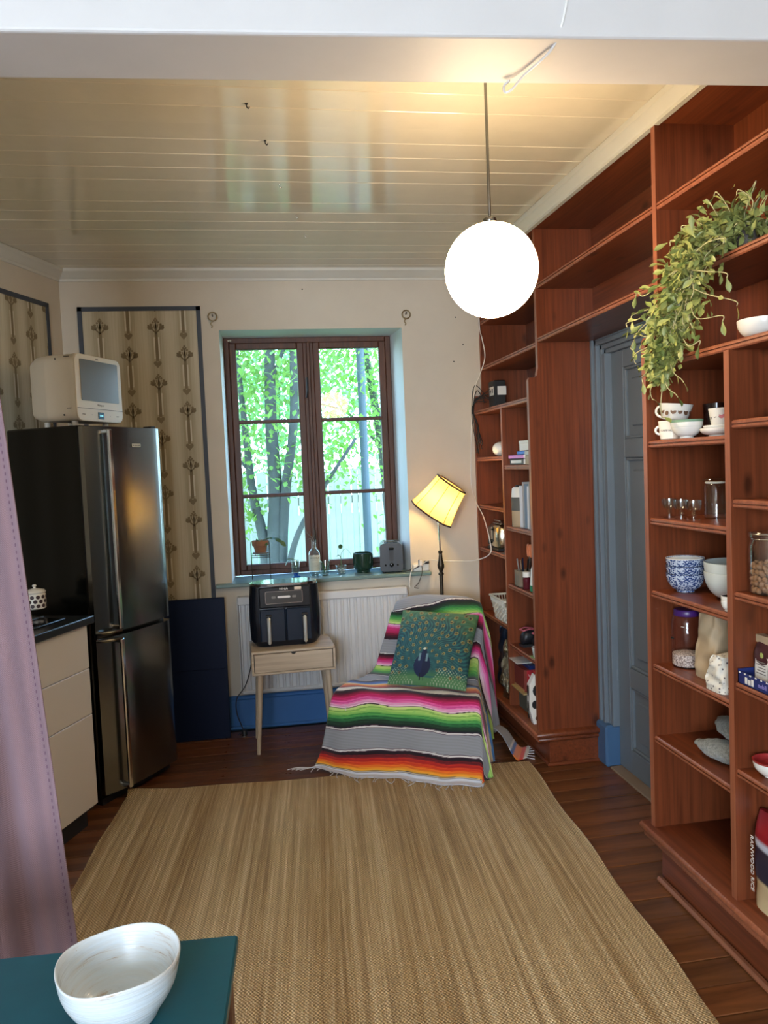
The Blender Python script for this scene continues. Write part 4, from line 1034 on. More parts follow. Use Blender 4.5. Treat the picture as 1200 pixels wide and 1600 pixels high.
def leafmesh(name, L_, W_, m, curl=.25, n_=6):
    b = MB(); v = []
    for i in range(n_+1):
        t = i/n_; w2 = W_*.5*math.sin(PI*min(.98, t*.9+.06))**.8; z = -curl*L_*t*t
        b.v += [(-w2, L_*t, z), (0, L_*t, z+.12*w2), (w2, L_*t, z)]
    for i in range(n_):
        a = i*3; b.f += [(a, a+1, a+4, a+3), (a+1, a+2, a+5, a+4)]
    me = bpy.data.meshes.new(name); me.from_pydata(b.v, [], b.f); me.materials.append(m); me.polygons.foreach_set('use_smooth', [True]*len(me.polygons)); return me
def leaf_at(name, me, parent, base, direc, sc=1, roll=0):
    q = Vector(direc).to_track_quat('Y', 'Z'); o = bpy.data.objects.new(name, me); C.objects.link(o); o.parent = parent
    o.matrix_local = Matrix.Translation(base) @ q.to_matrix().to_4x4() @ Matrix.Rotation(roll, 4, 'Y') @ Matrix.Diagonal((sc, sc, sc, 1)); return o
L_ca = leafmesh('cactus_leaf', .05, .026, M_LEAFD, .1)
seg = [(.03, 0, .07), (.055, -.01, .088), (.085, -.015, .085), (.115, -.02, .070), (.140, -.025, .045)]
MB().tube(smooth_path([(.01, 0, .064), (.03, 0, .082), (.07, -.01, .088)]), .003, 6).build('stem', M_LEAFD, tp)
for i in range(len(seg)-1): leaf_at('leaf', L_ca, tp, seg[i], Vector(seg[i+1])-Vector(seg[i]), 1, .4*i)
for a in (.3, 2.3, 4.0): leaf_at('leaf', L_ca, tp, (-.01, 0, .062), (math.cos(a)*.6, math.sin(a)*.6, 1), .6)
leaf_at('leaf', L_ca, tp, (.03, -.02, .075), (.1, -.5, -.5), .8)
# blue-footed glass with cutting
def cup(h, r0_, r1_, th=.003, base=.006):
    return [(r0_*.96, 0), (r0_, .002), (r1_, h), (r1_-th, h), (r0_-th, base), (.0008, base)]
M_WATER = glass('water', (.93, .97, .93), .5)
g1 = thing('drinking_glass', 'tall clear glass with a blue foot and a green leaf cutting on the sill', 'glass', (.188, 4.665, SZ))
MB().lathe(cup(.072, .022, .028), 24, (0, 0, .026), capt=False).build('glass_bowl', M_JAR, g1, smooth=40)
MB().lathe([(.027, 0), (.028, .004), (.014, .010), (.012, .018), (.020, .025)], 24).build('glass_foot', mat('cobalt_glass', (.01, .09, .42), .12), g1, smooth=40)
MB().lathe([(.019, .034), (.0235, .062)], 20).build('water', M_WATER, g1, smooth=40)
MB().tube(smooth_path([(.0, 0, .04), (.01, 0, .09), (-.02, -.01, .112), (-.045, -.01, .11)]), .002, 5).build('stem', M_LEAF, g1)
L_md = leafmesh('round_leaf', .042, .036, M_LEAFD, .3); leaf_at('leaf', L_md, g1, (-.035, -.01, .11), (-.6, -.1, -.5), 1); leaf_at('leaf', L_md, g1, (.0, 0, .10), (.6, -.2, .3), .55)
# spirit bottle with driftwood twig
vb = thing('glass_bottle', 'clear spirit bottle with paper label and a bare twig in its neck on the sill', 'bottle', (.303, 4.685, SZ))
MB().lathe([(.030, 0), (.034, .004), (.034, .125), (.031, .145), (.016, .160), (.0125, .166), (.0125, .205), (.015, .207), (.015, .214), (.0125, .215)], 28, capt=False).build('bottle_body', M_JAR, vb, smooth=40)
b = MB(); b.grid(lambda u, v: (.0346*math.cos(-PI+PI*.05+PI*.9*u), .0346*math.sin(-PI+PI*.05+PI*.9*u), .030+.095*v), 20, 1); b.build('paper_label', mat('label_cream', (.52, .52, .42), .6), vb, smooth=True)
text('VODKA', .0155, M_BLKM, vb, (0, -.0362, .108), (PI/2, 0, 0)); text('PURE GRAIN', .006, M_GREY, vb, (0, -.0358, .095), (PI/2, 0, 0))
b = MB()
for i in range(6): b.box(-.018, .018-.002*(i % 3), -.0352, -.0346, .040+.0075*i, .0415+.0075*i)
b.build('label_lines', M_GREY, vb)
MB().box(-.012, .012, -.0346, -.0338, .130, .152, .002).build('crest', mat('crest_dark', (.05, .05, .05), .4), vb)
MB().lathe([(.028, .006), (.0315, .010), (.0315, .030)], 20).build('water', M_WATER, vb, smooth=40)
b = MB(); b.tube(smooth_path([(0, 0, .12), (.001, 0, .205), (-.012, 0, .232), (-.032, 0, .250), (-.048, 0, .285)]), [.004]*6+[.0035]*6+[.003]*6+[.0025]*6+[.0015], 6); b.tube(smooth_path([(-.004, 0, .222), (.006, 0, .245), (.004, 0, .285)]), [.0032]*6+[.002]*6+[.0012], 6); b.tube(smooth_path([(.0, 0, .215), (-.02, 0, .222), (-.035, -.004, .218)]), .002, 5)
b.build('twig', mat('driftwood', (.12, .10, .08), .9), vb, smooth=True)
g2 = thing('drinking_glass', 'clear tumbler with green cuttings standing in front of the spirit bottle', 'glass', (.362, 4.655, SZ))
MB().lathe(cup(.090, .024, .031), 24, capt=False).build('glass_bowl', M_JAR, g2, smooth=40); MB().lathe([(.020, .007), (.026, .055)], 20).build('water', M_WATER, g2, smooth=40)
L_ln = leafmesh('long_leaf', .08, .016, M_LEAF, .05)
for a, t_ in ((2.6, .35), (3.2, .2), (.6, .3), (4.2, .25)): leaf_at('leaf', L_ln, g2, (.008*math.cos(a), .008*math.sin(a), .012), (math.cos(a)*t_, math.sin(a)*t_*.4, 1), .95)
# small jar with sprout
g3 = thing('sprout_jar', 'low glass jar with avocado-like sprout and pebbles, left of the dark green pot', 'jar', (.460, 4.680, SZ))
MB().lathe([(.027, 0), (.030, .003), (.032, .045), (.034, .050), (.032, .053), (.029, .048), (.027, .006), (.001, .006)], 24, capt=False).build('glass_bowl', M_JAR, g3, smooth=40)
b = MB()
for i in range(16): b.ball((rnd.uniform(-.017, .017), rnd.uniform(-.017, .017), .012+rnd.uniform(0, .020)), .006, .006, .005, 6, 5)
b.build('pebbles', mat('pebble_grey', (.22, .24, .20), .8), g3); g3.children[-1]['kind'] = 'stuff'
MB().tube(smooth_path([(0, 0, .02), (.002, 0, .07), (.0, 0, .10), (-.010, 0, .113), (-.022, 0, .108)]), .0025, 6).build('stem', M_LEAFD, g3, smooth=True)
MB().tube(smooth_path([(.002, 0, .06), (.004, 0, .12), (.03, 0, .15), (.055, 0, .13), (.065, 0, .10)]), .0012, 5).build('tendril', M_LEAF, g3, smooth=True)
leaf_at('leaf', L_md, g3, (.001, 0, .15), (0, -.1, 1), .75); leaf_at('leaf', L_ca, g3, (-.018, 0, .110), (-.7, 0, -.3), .35)
# green pot
gp = thing('plant_pot', 'empty dark green glazed pot on the sill beside the toaster', 'pot', (.597, 4.70, SZ))
b = MB().lathe([(.040, 0), (.041, .012), (.047, .018), (.057, .028), (.060, .045), (.059, .118), (.056, .120), (.054, .118), (.054, .04), (.001, .034)], 36); b.build('pot_body', M_DKGREEN, gp, smooth=40)
b = MB()
for k in range(14):
    a0 = PI+k*PI/13
    for sg in (-1, 1):
        p = [((.0600)*math.cos(a0+sg*.18*t), .0600*math.sin(a0+sg*.18*t), .055+.05*t) for t in (0, .25, .5, .75, 1)]; b.tube(p, .0009, 4)
b.build('relief_pattern', M_DKGREEN, gp)
# toaster on the sill
ts = thing('toaster', 'dark steel two-slot toaster with lever and dial at the right end of the sill', 'toaster', (.764, 4.66, SZ), R(-8))
b = MB(); b.prism(rrect(.135, .165, .022, 5, -.0675, .008), -.06, .20-.06, 1); o = b.build('housing', mat('toaster_dark_steel', (.16, .16, .16), .35, 1.0), ts, smooth=40)
b = MB(); b.prism(rrect(.137, .167, .024, 5, -.0685, .007), -.068, -.058, 1); b.build('end_cap', mat('toaster_front', (.022, .024, .028), .38, .2), ts, smooth=40)
MB().prism(rrect(.026, .088, .012, 5, -.013, .070), -.0695, -.0675, 1).build('lever_slot', M_BLKM, ts); MB().box(-.015, .015, -.082, -.069, .138, .150, .003).build('lever', M_BLK, ts)
o = MB().lathe([(.013, 0), (.012, .012), (.008, .014)], 16).build('dial', M_BLK, ts, smooth=40); o.matrix_local = Matrix.Translation((0, -.068, .048)) @ Matrix.Rotation(PI/2, 4, 'X')
for x in (-.036, .036):
    o = MB().lathe([(.006, 0), (.005, .004)], 12).build('button', M_BLK, ts); o.matrix_local = Matrix.Translation((x, -.068, .046)) @ Matrix.Rotation(PI/2, 4, 'X')
b = MB(); b.box(-.04, -.014, -.04, .12, .1728, .1745); b.box(.014, .04, -.04, .12, .1728, .1745); b.build('bread_slot', M_BLKM, ts)
b = MB(); b.tube([(-.05, -.04, .182), (.05, -.02, .182)], .0018, 5); b.tube([(-.05, .08, .182), (.05, .06, .182)], .0018, 5); b.tube([(-.03, -.05, .19), (.02, .06, .180)], .0018, 5); b.tube([(.045, -.05, .182), (.045, .10, .182)], .0018, 5); b.tube([(-.045, -.05, .182), (-.045, .10, .182)], .0018, 5); b.tube([(-.045, 0, .174), (-.045, 0, .182)], .0018, 5); b.tube([(.045, 0, .174), (.045, 0, .182)], .0018, 5)
b.build('warming_rack', M_CHROME, ts); b = MB(); 
for x in (-.045, .045):
    for yy in (-.045, .11): b.lathe([(.009, 0), (.009, .008)], 8, (x, yy, 0))
b.build('feet', M_BLKM, ts)
tcd = thing('mains_lead', 'black cord curling from the toaster over the end of the sill', 'cord', (.86, 4.60, SZ))
MB().tube(smooth_path(RL([(.79, 4.60, .866), (.84, 4.575, .868), (.90, 4.57, .885), (.93, 4.565, .905), (.955, 4.56, .915)], (.86, 4.60, SZ))), .0035, 6).build('cable', M_BLKM, tcd, smooth=True); MB().box(.085, .115, -.05, -.03, .046, .062, .003).build('plug', M_BLKM, tcd)
ex = thing('power_strip', 'cream power strip lying on the right end of the sill', 'power strip', (.925, 4.635, SZ))
MB().box(-.045, .055, -.06, .0, 0, .045, .006).build('strip_body', M_PLASTW, ex)
MB().tube(smooth_path(RL([(.885, 4.565, .88), (.86, 4.535, .87), (.845, 4.530, .80), (.850, 4.53, .775)], (.925, 4.635, SZ))), .0035, 6).build('white_cable', M_PLASTW, ex, smooth=True)
MB().tube(smooth_path(RL([(.93, 4.57, .90), (.925, 4.535, .86), (.90, 4.53, .80), (.875, 4.53, .775), (.90, 4.54, .765)], (.925, 4.635, SZ))), .002, 6).build('thin_cable', M_DKMET, ex, smooth=True)

# wall rings, hooks, nails
for x in (-.213, .900):
    t = thing('curtain_ring_bracket', ('brass ring hanging on a wall hook above the left corner of the window' if x < 0 else 'brass ring hanging on a wall hook above the right corner of the window'), 'bracket', (x, 4.598, 2.378))
    b = MB(); b.tube([(.024*math.cos(2*PI*i/24), -.012, .024*math.sin(2*PI*i/24)) for i in range(25)], .0042, 6, False); b.build('ring', M_BRASS, t, smooth=True)
    MB().tube([(0, 0, .004), (0, -.016, .004), (0, -.016, .012)], .004, 6).build('hook', M_DKMET, t); MB().tube(smooth_path([(-.002, -.012, -.024), (-.012, -.010, -.038), (-.004, -.008, -.052), (-.008, -.006, -.062)]), .0035, 6).build('loose_screw', M_BRASS, t, smooth=True)
hk = [('black hook near the beam in the ceiling, nearest of the row', .02, 2.545), ('second dark hook in the ceiling row', .08, 2.82), ('third small pale hook in the ceiling row', .14, 3.24), ('fourth small pale hook in the ceiling row', .225, 3.62), ('small screw eye, farthest of the ceiling row', .28, 3.91)]
for i, (lb, x, yy) in enumerate(hk):
    t = thing('ceiling_hook', lb, 'hook', (x, yy, CZ), group='hooks in the ceiling')
    m_ = M_BLKM if i < 2 else M_CHROME
    MB().tube(smooth_path([(0, 0, .002), (0, 0, -.008), (.005, 0, -.014), (.009, 0, -.009)]), .0019, 6).build('hook_wire', m_, t, smooth=True)
    MB().lathe([(.0045, -.002), (.0045, .001)], 10).build('hook_plate', m_, t)
for x, z, lb in ((1.20, 2.36, 'small dark nail in the wall right of the globe lamp, uppermost of three'), (.30, 2.53, 'single small dark nail in the wall just under the ceiling moulding'), (1.24, 2.20, 'small dark nail in the wall beside the bookcase, middle of three'), (1.18, 2.10, 'small dark nail in the wall beside the bookcase, lowest of three')): tag(MB().ball((0, 0, 0), .004, .004, .004, 8, 6).build('nail', M_BLKM, loc=(x, 4.598, z)), lb, 'nail', 'nails in the back wall')

# ================================================================== SHELF ITEMS, near unit
def bowlp(r0_, r1_, h, th=.004, foot=.006):
    o_ = [(r0_*.92, 0), (r0_, .001), (r0_*.96, foot)]; n_ = 8
    for i in range(1, n_+1):
        t = i/n_; o_.append((r0_+(r1_-r0_)*math.sin(t*PI/2)**.8, foot+(h-foot)*t**1.35))
    inn = [(max(r-th, .001), z+(th if k < 4 else 0)) for k, (r, z) in enumerate(o_[2:])][::-1]
    return o_+[(r1_-th*.5, h+.001)]+inn[1:]+[(.0008, foot+th)]
def bowl(name, lb, cat, loc, r0_, r1_, h, m, group=None, n=32):
    t = thing(name, lb, cat, loc, group=group); MB().lathe(bowlp(r0_, r1_, h), n).build('bowl_body', m, t, smooth=50); return t
def mugmesh(t, r0_, r1_, h, m, hang=0, hr=.018, tilt=None):
    b = MB().lathe([(r0_*.9, 0), (r0_, .003), (r1_, h), (r1_-.003, h+.0005), (r0_-.004, .007), (.0008, .007)], 28); o = b.build('cup_body', m, t, smooth=40)
    rm = (r0_+r1_)/2; c_ = Vector((math.cos(hang), math.sin(hang), 0))
    pts = [c_*(rm-.004+hr*1.15*math.sin(PI*k/12))+Vector((0, 0, h*.52+hr*math.cos(PI*k/12))) for k in range(13)]
    MB().tube(pts, .0042, 8).build('handle', m, t, smooth=True)
def blob_prints(t, r_, z, m, n=8, size=.009, a0=-PI, a1=0, zz=.02, seed=1, name='print'):
    rn = random.Random(seed); b = MB()
    for i in range(n):
        a = a0+(a1-a0)*(i+.5)/n; cz = z+rn.uniform(-zz, zz); s_ = size*rn.uniform(.6, 1.2); pts = []
        for k in range(7): g = 2*PI*k/7; pts.append(((r_+.0006)*math.cos(a+s_*math.cos(g)/r_), (r_+.0006)*math.sin(a+s_*math.cos(g)/r_), cz+s_*1.2*math.sin(g)))
        b.add(pts, [tuple(range(7))])
    b.build(name, m, t)
S1, S2, S3, S4, S5, S6 = 1.5455, 1.2875, 1.0405, .7885, .5375, .2155
M_PINK = mat('pink_print', (.55, .16, .18), .5); M_GRN = mat('pale_green_glaze', (.20, .34, .22), .25)
m1 = thing('mug', 'white mug with black lettering at the bottom of the cup stack beside the upright', 'mug', (1.352, 2.424, S1)); mugmesh(m1, .036, .042, .062, M_PORC, 2.6, .013)
text('CAMP NOIR', .0085, M_BLKM, m1, (-.029, -.0285, .030), (PI/2, 0, R(-45)), 'lettering')
m2 = thing('mug', 'white handled mug with dark leaf print lying tilted on top of the lettered mug', 'mug', (1.356, 2.412, S1+.0635)); 
m2.rotation_euler = (R(4), R(5), 0); mugmesh(m2, .040, .054, .052, M_PORC, 2.25, .019); blob_prints(m2, .047, .026, mat('leaf_print', (.14, .07, .035), .6), 7, .010, -PI*1.05, -.2, .006, 2, 'leaf_print')
bg_ = thing('bowl', 'small bowl with green upper band and white base on the cup shelf', 'bowl', (1.335, 2.302, S1))
MB().lathe(bowlp(.021, .049, .056), 32).build('bowl_body', M_PORC, bg_, smooth=50); MB().lathe([(.0462, .036), (.0500, .0575), (.0494, .0580), (.0455, .036)], 32, capb=False, capt=False).build('green_band', M_GRN, bg_, smooth=40)
d1 = thing('dish', 'shallow white dish on the cup shelf beside the divider', 'dish', (1.400, 2.222, S1)); MB().lathe(bowlp(.035, .060, .026), 32).build('dish_body', M_PORC, d1, smooth=50)
d2 = thing('dish', 'small white dish stacked inside the shallow dish beside the divider', 'dish', (1.400, 2.222, S1+.0125)); MB().lathe(bowlp(.028, .050, .022), 32).build('dish_body', M_PORC, d2, smooth=50)
m3 = thing('cup', 'dark brown glossy cup leaning behind the flowered cup', 'cup', (1.475, 2.360, S1+.0001)); mugmesh(m3, .038, .043, .110, mat('dark_brown_glaze', (.022, .008, .006), .12), 1.2, .02)
m4 = thing('cup', 'white cup with pink and grey flower print standing in the white dishes', 'cup', (1.393, 2.208, S1+.0235)); mugmesh(m4, .026, .036, .062, M_PORC, .4, .014); blob_prints(m4, .031, .030, M_GREY, 6, .005, -PI*1.1, -.4, .016, 5, 'grey_leaf_print'); blob_prints(m4, .032, .038, M_PINK, 2, .008, -PI*.72, -PI*.45, .004, 6, 'rose_print')
# shot glasses
sg0 = None
for i, yy in enumerate((2.442, 2.368, 2.294)):
    lb = 'leftmost', 'middle', 'rightmost'
    if sg0 is None:
        sg0 = thing('shot_glass', 'leftmost of three tiny stemmed glasses on the shelf', 'glass', (1.348, yy, S2), group='tiny stemmed glasses')
        MB().lathe([(.0185, .030), (.0245, .044), (.0245, .062), (.0230, .062), (.0225, .046), (.0160, .034), (.0008, .031)], 20, capt=False, capb=False).build('glass_bowl', M_JAR, sg0, smooth=50)
        MB().lathe([(.021, 0), (.021, .002), (.006, .006), (.005, .014), (.009, .019), (.005, .024), (.008, .031)], 20).build('stem_and_foot', M_JAR, sg0, smooth=50)
    else: dup(sg0, (1.348, yy, S2), None, lb[i]+' of three tiny stemmed glasses on the shelf')
cj = thing('clip_jar', 'clear glass jar with wide clip lid at the right of the tiny glasses', 'jar', (1.44, 2.315, S2))
MB().lathe([(.034, 0), (.037, .003), (.037, .10), (.030, .112), (.028, .118)], 24, capt=False).build('jar_body', M_JAR, cj, smooth=40); MB().lathe([(.040, .119), (.042, .123), (.040, .127), (.02, .131)], 24).build('glass_lid', M_JAR, cj, smooth=40); MB().lathe([(.031, .112), (.034, .115), (.031, .118)], 24).build('seal_ring', M_PLASTW, cj, smooth=40)
# blue patterned bowls
def bluew():
    m = mat('blue_white_pattern', (.1, .15, .3), .22); v = N(m, 'ShaderNodeTexVoronoi'); v.inputs['Scale'].default_value = 150; LK(m, mapping(m, (1, 1, 1.4)), v.inputs['Vector'])
    LK(m, ramp(m, v.outputs['Distance'], [(.44, (.02, .05, .17)), (.62, (.45, .52, .64))], 'LINEAR'), BS(m).inputs['Base Color']); return m
M_BW = bluew(); M_NV = mat('navy_rim', (.012, .02, .06), .3)
for k, (lb, zo) in enumerate((('blue patterned bowl, lowest of the stack of three', 0), ('blue patterned bowl, middle of the stack of three', .026), ('blue patterned bowl, topmost of the stack of three', .050))):
    t = thing('patterned_bowl', lb, 'bowl', (1.382, 2.408, S3+zo), group='stack of blue bowls')
    MB().lathe(bowlp(.028, .061, .062), 36).build('bowl_outside', M_BW, t, smooth=50)
    MB().lathe([(.0585, .0602), (.061, .0638), (.0615, .0615)], 36, capb=False, capt=False).build('rim_band', M_NV if k < 2 else M_PORC, t, smooth=40)
    pi_ = [(.0565, .0612), (.050, .040), (.036, .022), (.018, .015), (.001, .0135)]
    MB().lathe(pi_, 36, capb=False).build('white_lining', M_PORC, t, smooth=50)
M_OFFW = mat('offwhite_china', (.56, .60, .57), .22)
for lb, zo in (('lower of two large off-white serving bowls beside the blue bowls', 0), ('upper of two large off-white serving bowls beside the blue bowls', .030)):
    bowl('serving_bowl', lb, 'bowl', (1.445, 2.215, S3+zo), .05, .098, .088, M_OFFW, 'large off-white bowls')
sb = bowl('small_bowl', 'small dark-lined white bowl in front of the off-white serving bowls', 'bowl', (1.322, 2.058, S3), .018, .028, .030, M_PORC); MB().lathe([(.0255, .0305), (.016, .014), (.0008, .012)], 24, capb=False).build('dark_lining', M_BLK, sb, smooth=50)
sb2 = bowl('small_bowl', 'small dark-lined white bowl nested in the other small bowl', 'bowl', (1.322, 2.058, S3+.0135), .018, .028, .030, M_PORC); MB().lathe([(.0255, .0305), (.016, .014), (.0008, .012)], 24, capb=False).build('dark_lining', M_BLK, sb2, smooth=50)
# storage jar with purple lid
oj = thing('storage_jar', 'tall clear plastic jar with purple lid and oats in the bottom', 'jar', (1.385, 2.410, S4))
M_PJ = glass('tinted_jar_plastic', (.93, .89, .94), .8)
MB().lathe([(.045, 0), (.049, .004), (.050, .15), (.046, .165), (.040, .175)], 32, capt=False).build('jar_body', M_PJ, oj, smooth=40)
MB().lathe([(.0405, .172), (.0415, .174), (.0415, .190), (.039, .193)], 32).build('screw_lid', mat('purple_plastic', (.055, .012, .13), .35), oj, smooth=40)
def oats():
    m = mat('oat_flakes', (.5, .42, .30), .9); v = N(m, 'ShaderNodeTexVoronoi'); v.inputs['Scale'].default_value = 220; LK(m, mapping(m, (1, 1, 1)), v.inputs['Vector'])
    LK(m, ramp(m, v.outputs['Distance'], [(.3, (.80, .74, .60)), (.8, (.20, .16, .12))]), BS(m).inputs['Base Color']); bump(m, v.outputs['Distance'], .8, .003); return m
o = MB().lathe([(.043, .004), (.0475, .008), (.0475, .044), (.030, .049), (.001, .047)], 28).build('oats', oats(), oj, smooth=40); o['kind'] = 'stuff'
text('~', .02, M_PLASTW, oj, (-.036, -.0365, .142), (PI/2, 0, R(-45)), 'jar_marks')
MB().box(-.052, -.049, -.004, .012, .095, .101).build('volume_mark', M_BLKM, oj)
# paper bag and small cloth bag
def bag(name, lb, cat, loc, w_, d_, h, m, rz=0, crumple=.006, top=.5, seed=1, fold=None):
    t = thing(name, lb, cat, loc, rz); rn = random.Random(seed); ph = [rn.uniform(0, 6) for _ in range(6)]; b = MB()
    def f(u, v):
        a = 2*PI*u; k = 1-(1-top)*max(0, (v-.35)/.65)**1.2; se = .55
        cxx = abs(math.cos(a))**se*(1 if math.cos(a) >= 0 else -1); syy = abs(math.sin(a))**se*(1 if math.sin(a) >= 0 else -1)
        e = crumple*(math.sin(a*3+v*9+ph[0])+math.sin(a*7-v*13+ph[1])*.6+math.sin(v*21+a*2+ph[2])*.5)*min(1, v*6)
        return (w_/2*cxx*(1+.04*math.sin(v*5+ph[3]))+e+(v*v*.01), d_/2*syy*k+e*.7, h*v+.004*math.sin(a*2+ph[4])*v)
    b.grid(f, 40, 24, closeu=True); n_ = len(b.v); b.f += [tuple(reversed(range(40))), tuple(range(24*40, 25*40))]
    b.build('bag_body', m, t, smooth=50); return t
M_KRAFT = paint('kraft_paper', (.46, .34, .21), .7, .05, 30, .3, .003)
bag('paper_bag', 'crumpled tan paper bag standing behind the patterned cloth bag', 'bag', (1.385, 2.255, S4+.0005), .075, .125, .205, M_KRAFT, 0, .004, .75, 4)
def floralm(name, base, dots, sc_):
    m = mat(name, base, .85); v = N(m, 'ShaderNodeTexVoronoi'); v.inputs['Scale'].default_value = sc_; v.inputs['Randomness'].default_value = .8; LK(m, mapping(m, (1, 1, 1)), v.inputs['Vector'])
    LK(m, ramp(m, v.outputs['Distance'], [(.16, dots), (.28, base)]), BS(m).inputs['Base Color']); return m
bag('cloth_bag', 'small white cloth bag with tiny dark flower print at the divider', 'bag', (1.335, 2.130, S4+.0005), .07, .10, .105, floralm('tiny_flower_cloth', (.66, .62, .54), (.10, .08, .09), 75), 0, .004, .45, 8)
# fluffy grey slippers
def fluffy():
    m = mat('grey_fleece', (.23, .235, .20), 1.0, **{'Sheen Weight': .5}); v = mapping(m, (1, 1, 1)); n = noise(m, v, 130, 4, .8); LK(m, ramp(m, n, [(.35, (.10, .10, .085)), (.65, (.32, .32, .28))]), BS(m).inputs['Base Color']); bump(m, n, 1.0, .006); return m
M_FLU = fluffy()
for k, (lb, p_, rz) in enumerate((('grey fleece slipper at the front of the low shelf', (1.385, 2.205, S5), .3), ('grey fleece slipper lying on the other slipper', (1.44, 2.235, S5+.056), -.2))):
    t = thing('slipper', lb, 'slipper', p_, rz, 'pair of grey slippers'); b = MB()
    def sf(u, v, k=k):
        a = 2*PI*u; w2 = .045*(math.sin(PI*min(.97, v+.03)))**.45; rr_ = 1+.05*math.sin(a*5+v*17)+.04*math.sin(a*9-v*31)
        return ((v-.5)*.205, w2*1.1*math.cos(a)*rr_, .033+.030*math.sin(a)*rr_*(math.sin(PI*min(.97, v+.03)))**.5)
    b.grid(sf, 28, 26, closeu=True); b.f += [tuple(reversed(range(28))), tuple(range(26*28, 27*28))]; b.rot(Matrix.Rotation(PI/2, 4, 'Z')); b.build('upper', M_FLU, t, smooth=True)
# bay by the image edge
wb = bowl('white_bowl', 'wide white bowl on the top shelf of the lower bookcase, below the trailing plant', 'bowl', (1.375, 1.975, 1.8015), .036, .066, .052, M_PORC)
gb_ = thing('green_bottle', 'pale green glass bottle behind the wide white bowl', 'bottle', (1.50, 1.915, 1.8015)); MB().lathe([(.036, 0), (.040, .004), (.040, .15), (.030, .175), (.014, .195), (.013, .235)], 24, capt=False).build('bottle_body', glass('pale_green_glass', (.62, .78, .68), .9), gb_, smooth=40)
nj = thing('nut_jar', 'large glass jar full of brazil nuts with metal-rimmed lid', 'jar', (1.365, 1.938, 1.1075))
MB().lathe([(.052, 0), (.056, .004), (.057, .13), (.050, .148), (.050, .152)], 32, capt=False).build('jar_body', M_JAR, nj, smooth=40); MB().lathe([(.053, .153), (.056, .156), (.056, .166), (.053, .170), (.02, .174)], 32).build('glass_lid', M_JAR, nj, smooth=40)
b = MB(); b.tube([(.0525*math.cos(2*PI*i/32), .0525*math.sin(2*PI*i/32), .152) for i in range(33)], .0018, 5, False); b.tube([(.0575*math.cos(2*PI*i/32), .0575*math.sin(2*PI*i/32), .166) for i in range(33)], .0015, 5, False); b.build('wire_clip', M_CHROME, nj, smooth=True)
rnd = random.Random(5); nm = mat('nut_brown', (.26, .12, .055), .6); nm2 = mat('nut_light', (.42, .24, .12), .6); nb0 = MB().ball((0, 0, 0), .0085, .0125, .0075, 8, 6); nme = nb0.build('nut', nm, nj, smooth=True); nme.location = (-.03, -.03, .012)
cnt = 0
for lz in range(5):
    for i in range(17):
        a = 2*PI*i/17+lz*.2; r_ = .043 if i % 1 == 0 else .03; o = shared('nut', nme.data, nj, (r_*math.cos(a), r_*math.sin(a), .013+lz*.0155+rnd.uniform(-.003, .003)), (rnd.uniform(0, 6), rnd.uniform(0, 6), rnd.uniform(0, 6)))
for i in range(22):
    a = rnd.uniform(0, 6.28); r_ = rnd.uniform(0, .035); shared('nut', nme.data, nj, (r_*math.cos(a), r_*math.sin(a), .078+rnd.uniform(0, .008)), (rnd.uniform(0, 6), rnd.uniform(0, 6), 0))
# blue carton with brown packets
bc_ = thing('blue_carton', 'dark blue cut-down display carton with white print at the shelf front', 'carton', (1.335, 1.898, .8505)); M_BC = mat('carton_blue', (.012, .022, .13), .5)
b = MB(); b.box(-.035, -.032, -.19, .10, 0, .034); b.box(-.035, .09, .097, .10, 0, .04); b.box(-.035, .09, -.19, .10, 0, .002); b.box(.087, .09, -.19, .10, 0, .04); b.build('tray', M_BC, bc_)
b = MB()
for i in range(11): b.box(-.0358, -.035, .088-.024*i, .092-.024*i+.003, .030, .034)
b.build('white_dash_print', M_PLASTW, bc_)
text('nobili', .018, mat('lilac_print', (.25, .22, .5), .5), bc_, (-.0356, -.01, .016), (PI/2, 0, -PI/2)); 
b = MB()
for i, yy in enumerate((.062, .048, .034)): b.box(-.0360, -.035, yy-.005, yy+.005, .006, .024-.004*(i % 2), .0002)
b.build('white_mark_print', M_PLASTW, bc_)
M_PKT = mat('maroon_packet', (.055, .016, .018), .3)
for k, (yy, lb) in enumerate(((.045, 'maroon packet with white label standing in the blue carton'), (-.075, 'maroon packet nearer the camera in the blue carton'))):
    t = thing('packet', lb, 'packet', (1.372, 1.905+yy, .853), 0, 'maroon packets'); b = MB()
    def pf(u, v):
        a = 2*PI*u; se = .6; cxx = abs(math.cos(a))**se*math.copysign(1, math.cos(a)); syy = abs(math.sin(a))**se*math.copysign(1, math.sin(a)); return (.032*cxx*(1-.85*max(0, (v-.6)/.4)**2), .052*syy*(1+.08*v), .115*v+.004*math.sin(a*3))
    b.grid(pf, 32, 14, closeu=True); b.f += [tuple(reversed(range(32)))]; b.build('packet_body', M_PKT, t, smooth=50)
    b = MB(); b.grid(lambda u, v: (-.0330+(.0*v) + .006*max(0, (v-.5))**1, .028-.056*u, .012+.066*v), 4, 6); lp = b.build('white_label', M_PLASTW, t)
    b = MB()
    for i in range(5): b.box(-.0345, -.0335, -.02, .02-.004*(i % 3), .03+.008*i, .0325+.008*i)
    b.build('label_print', M_GREY, t); MB().ball((-.0315, 0, .082), .001, .008, .008, 8, 6).build('green_logo', mat('logo_green', (.35, .42, .12), .5), t)
    MB().box(-.012, .012, -.055, .055, .108, .130, .001).build('top_seal', M_KRAFT, t)
bag('flower_pouch', 'pale yellow patterned pouch lying behind the maroon packets', 'bag', (1.46, 1.88, .8505), .10, .16, .20, floralm('yellow_flower_print', (.50, .48, .34), (.16, .16, .10), 45), .1, .005, .35, 12)
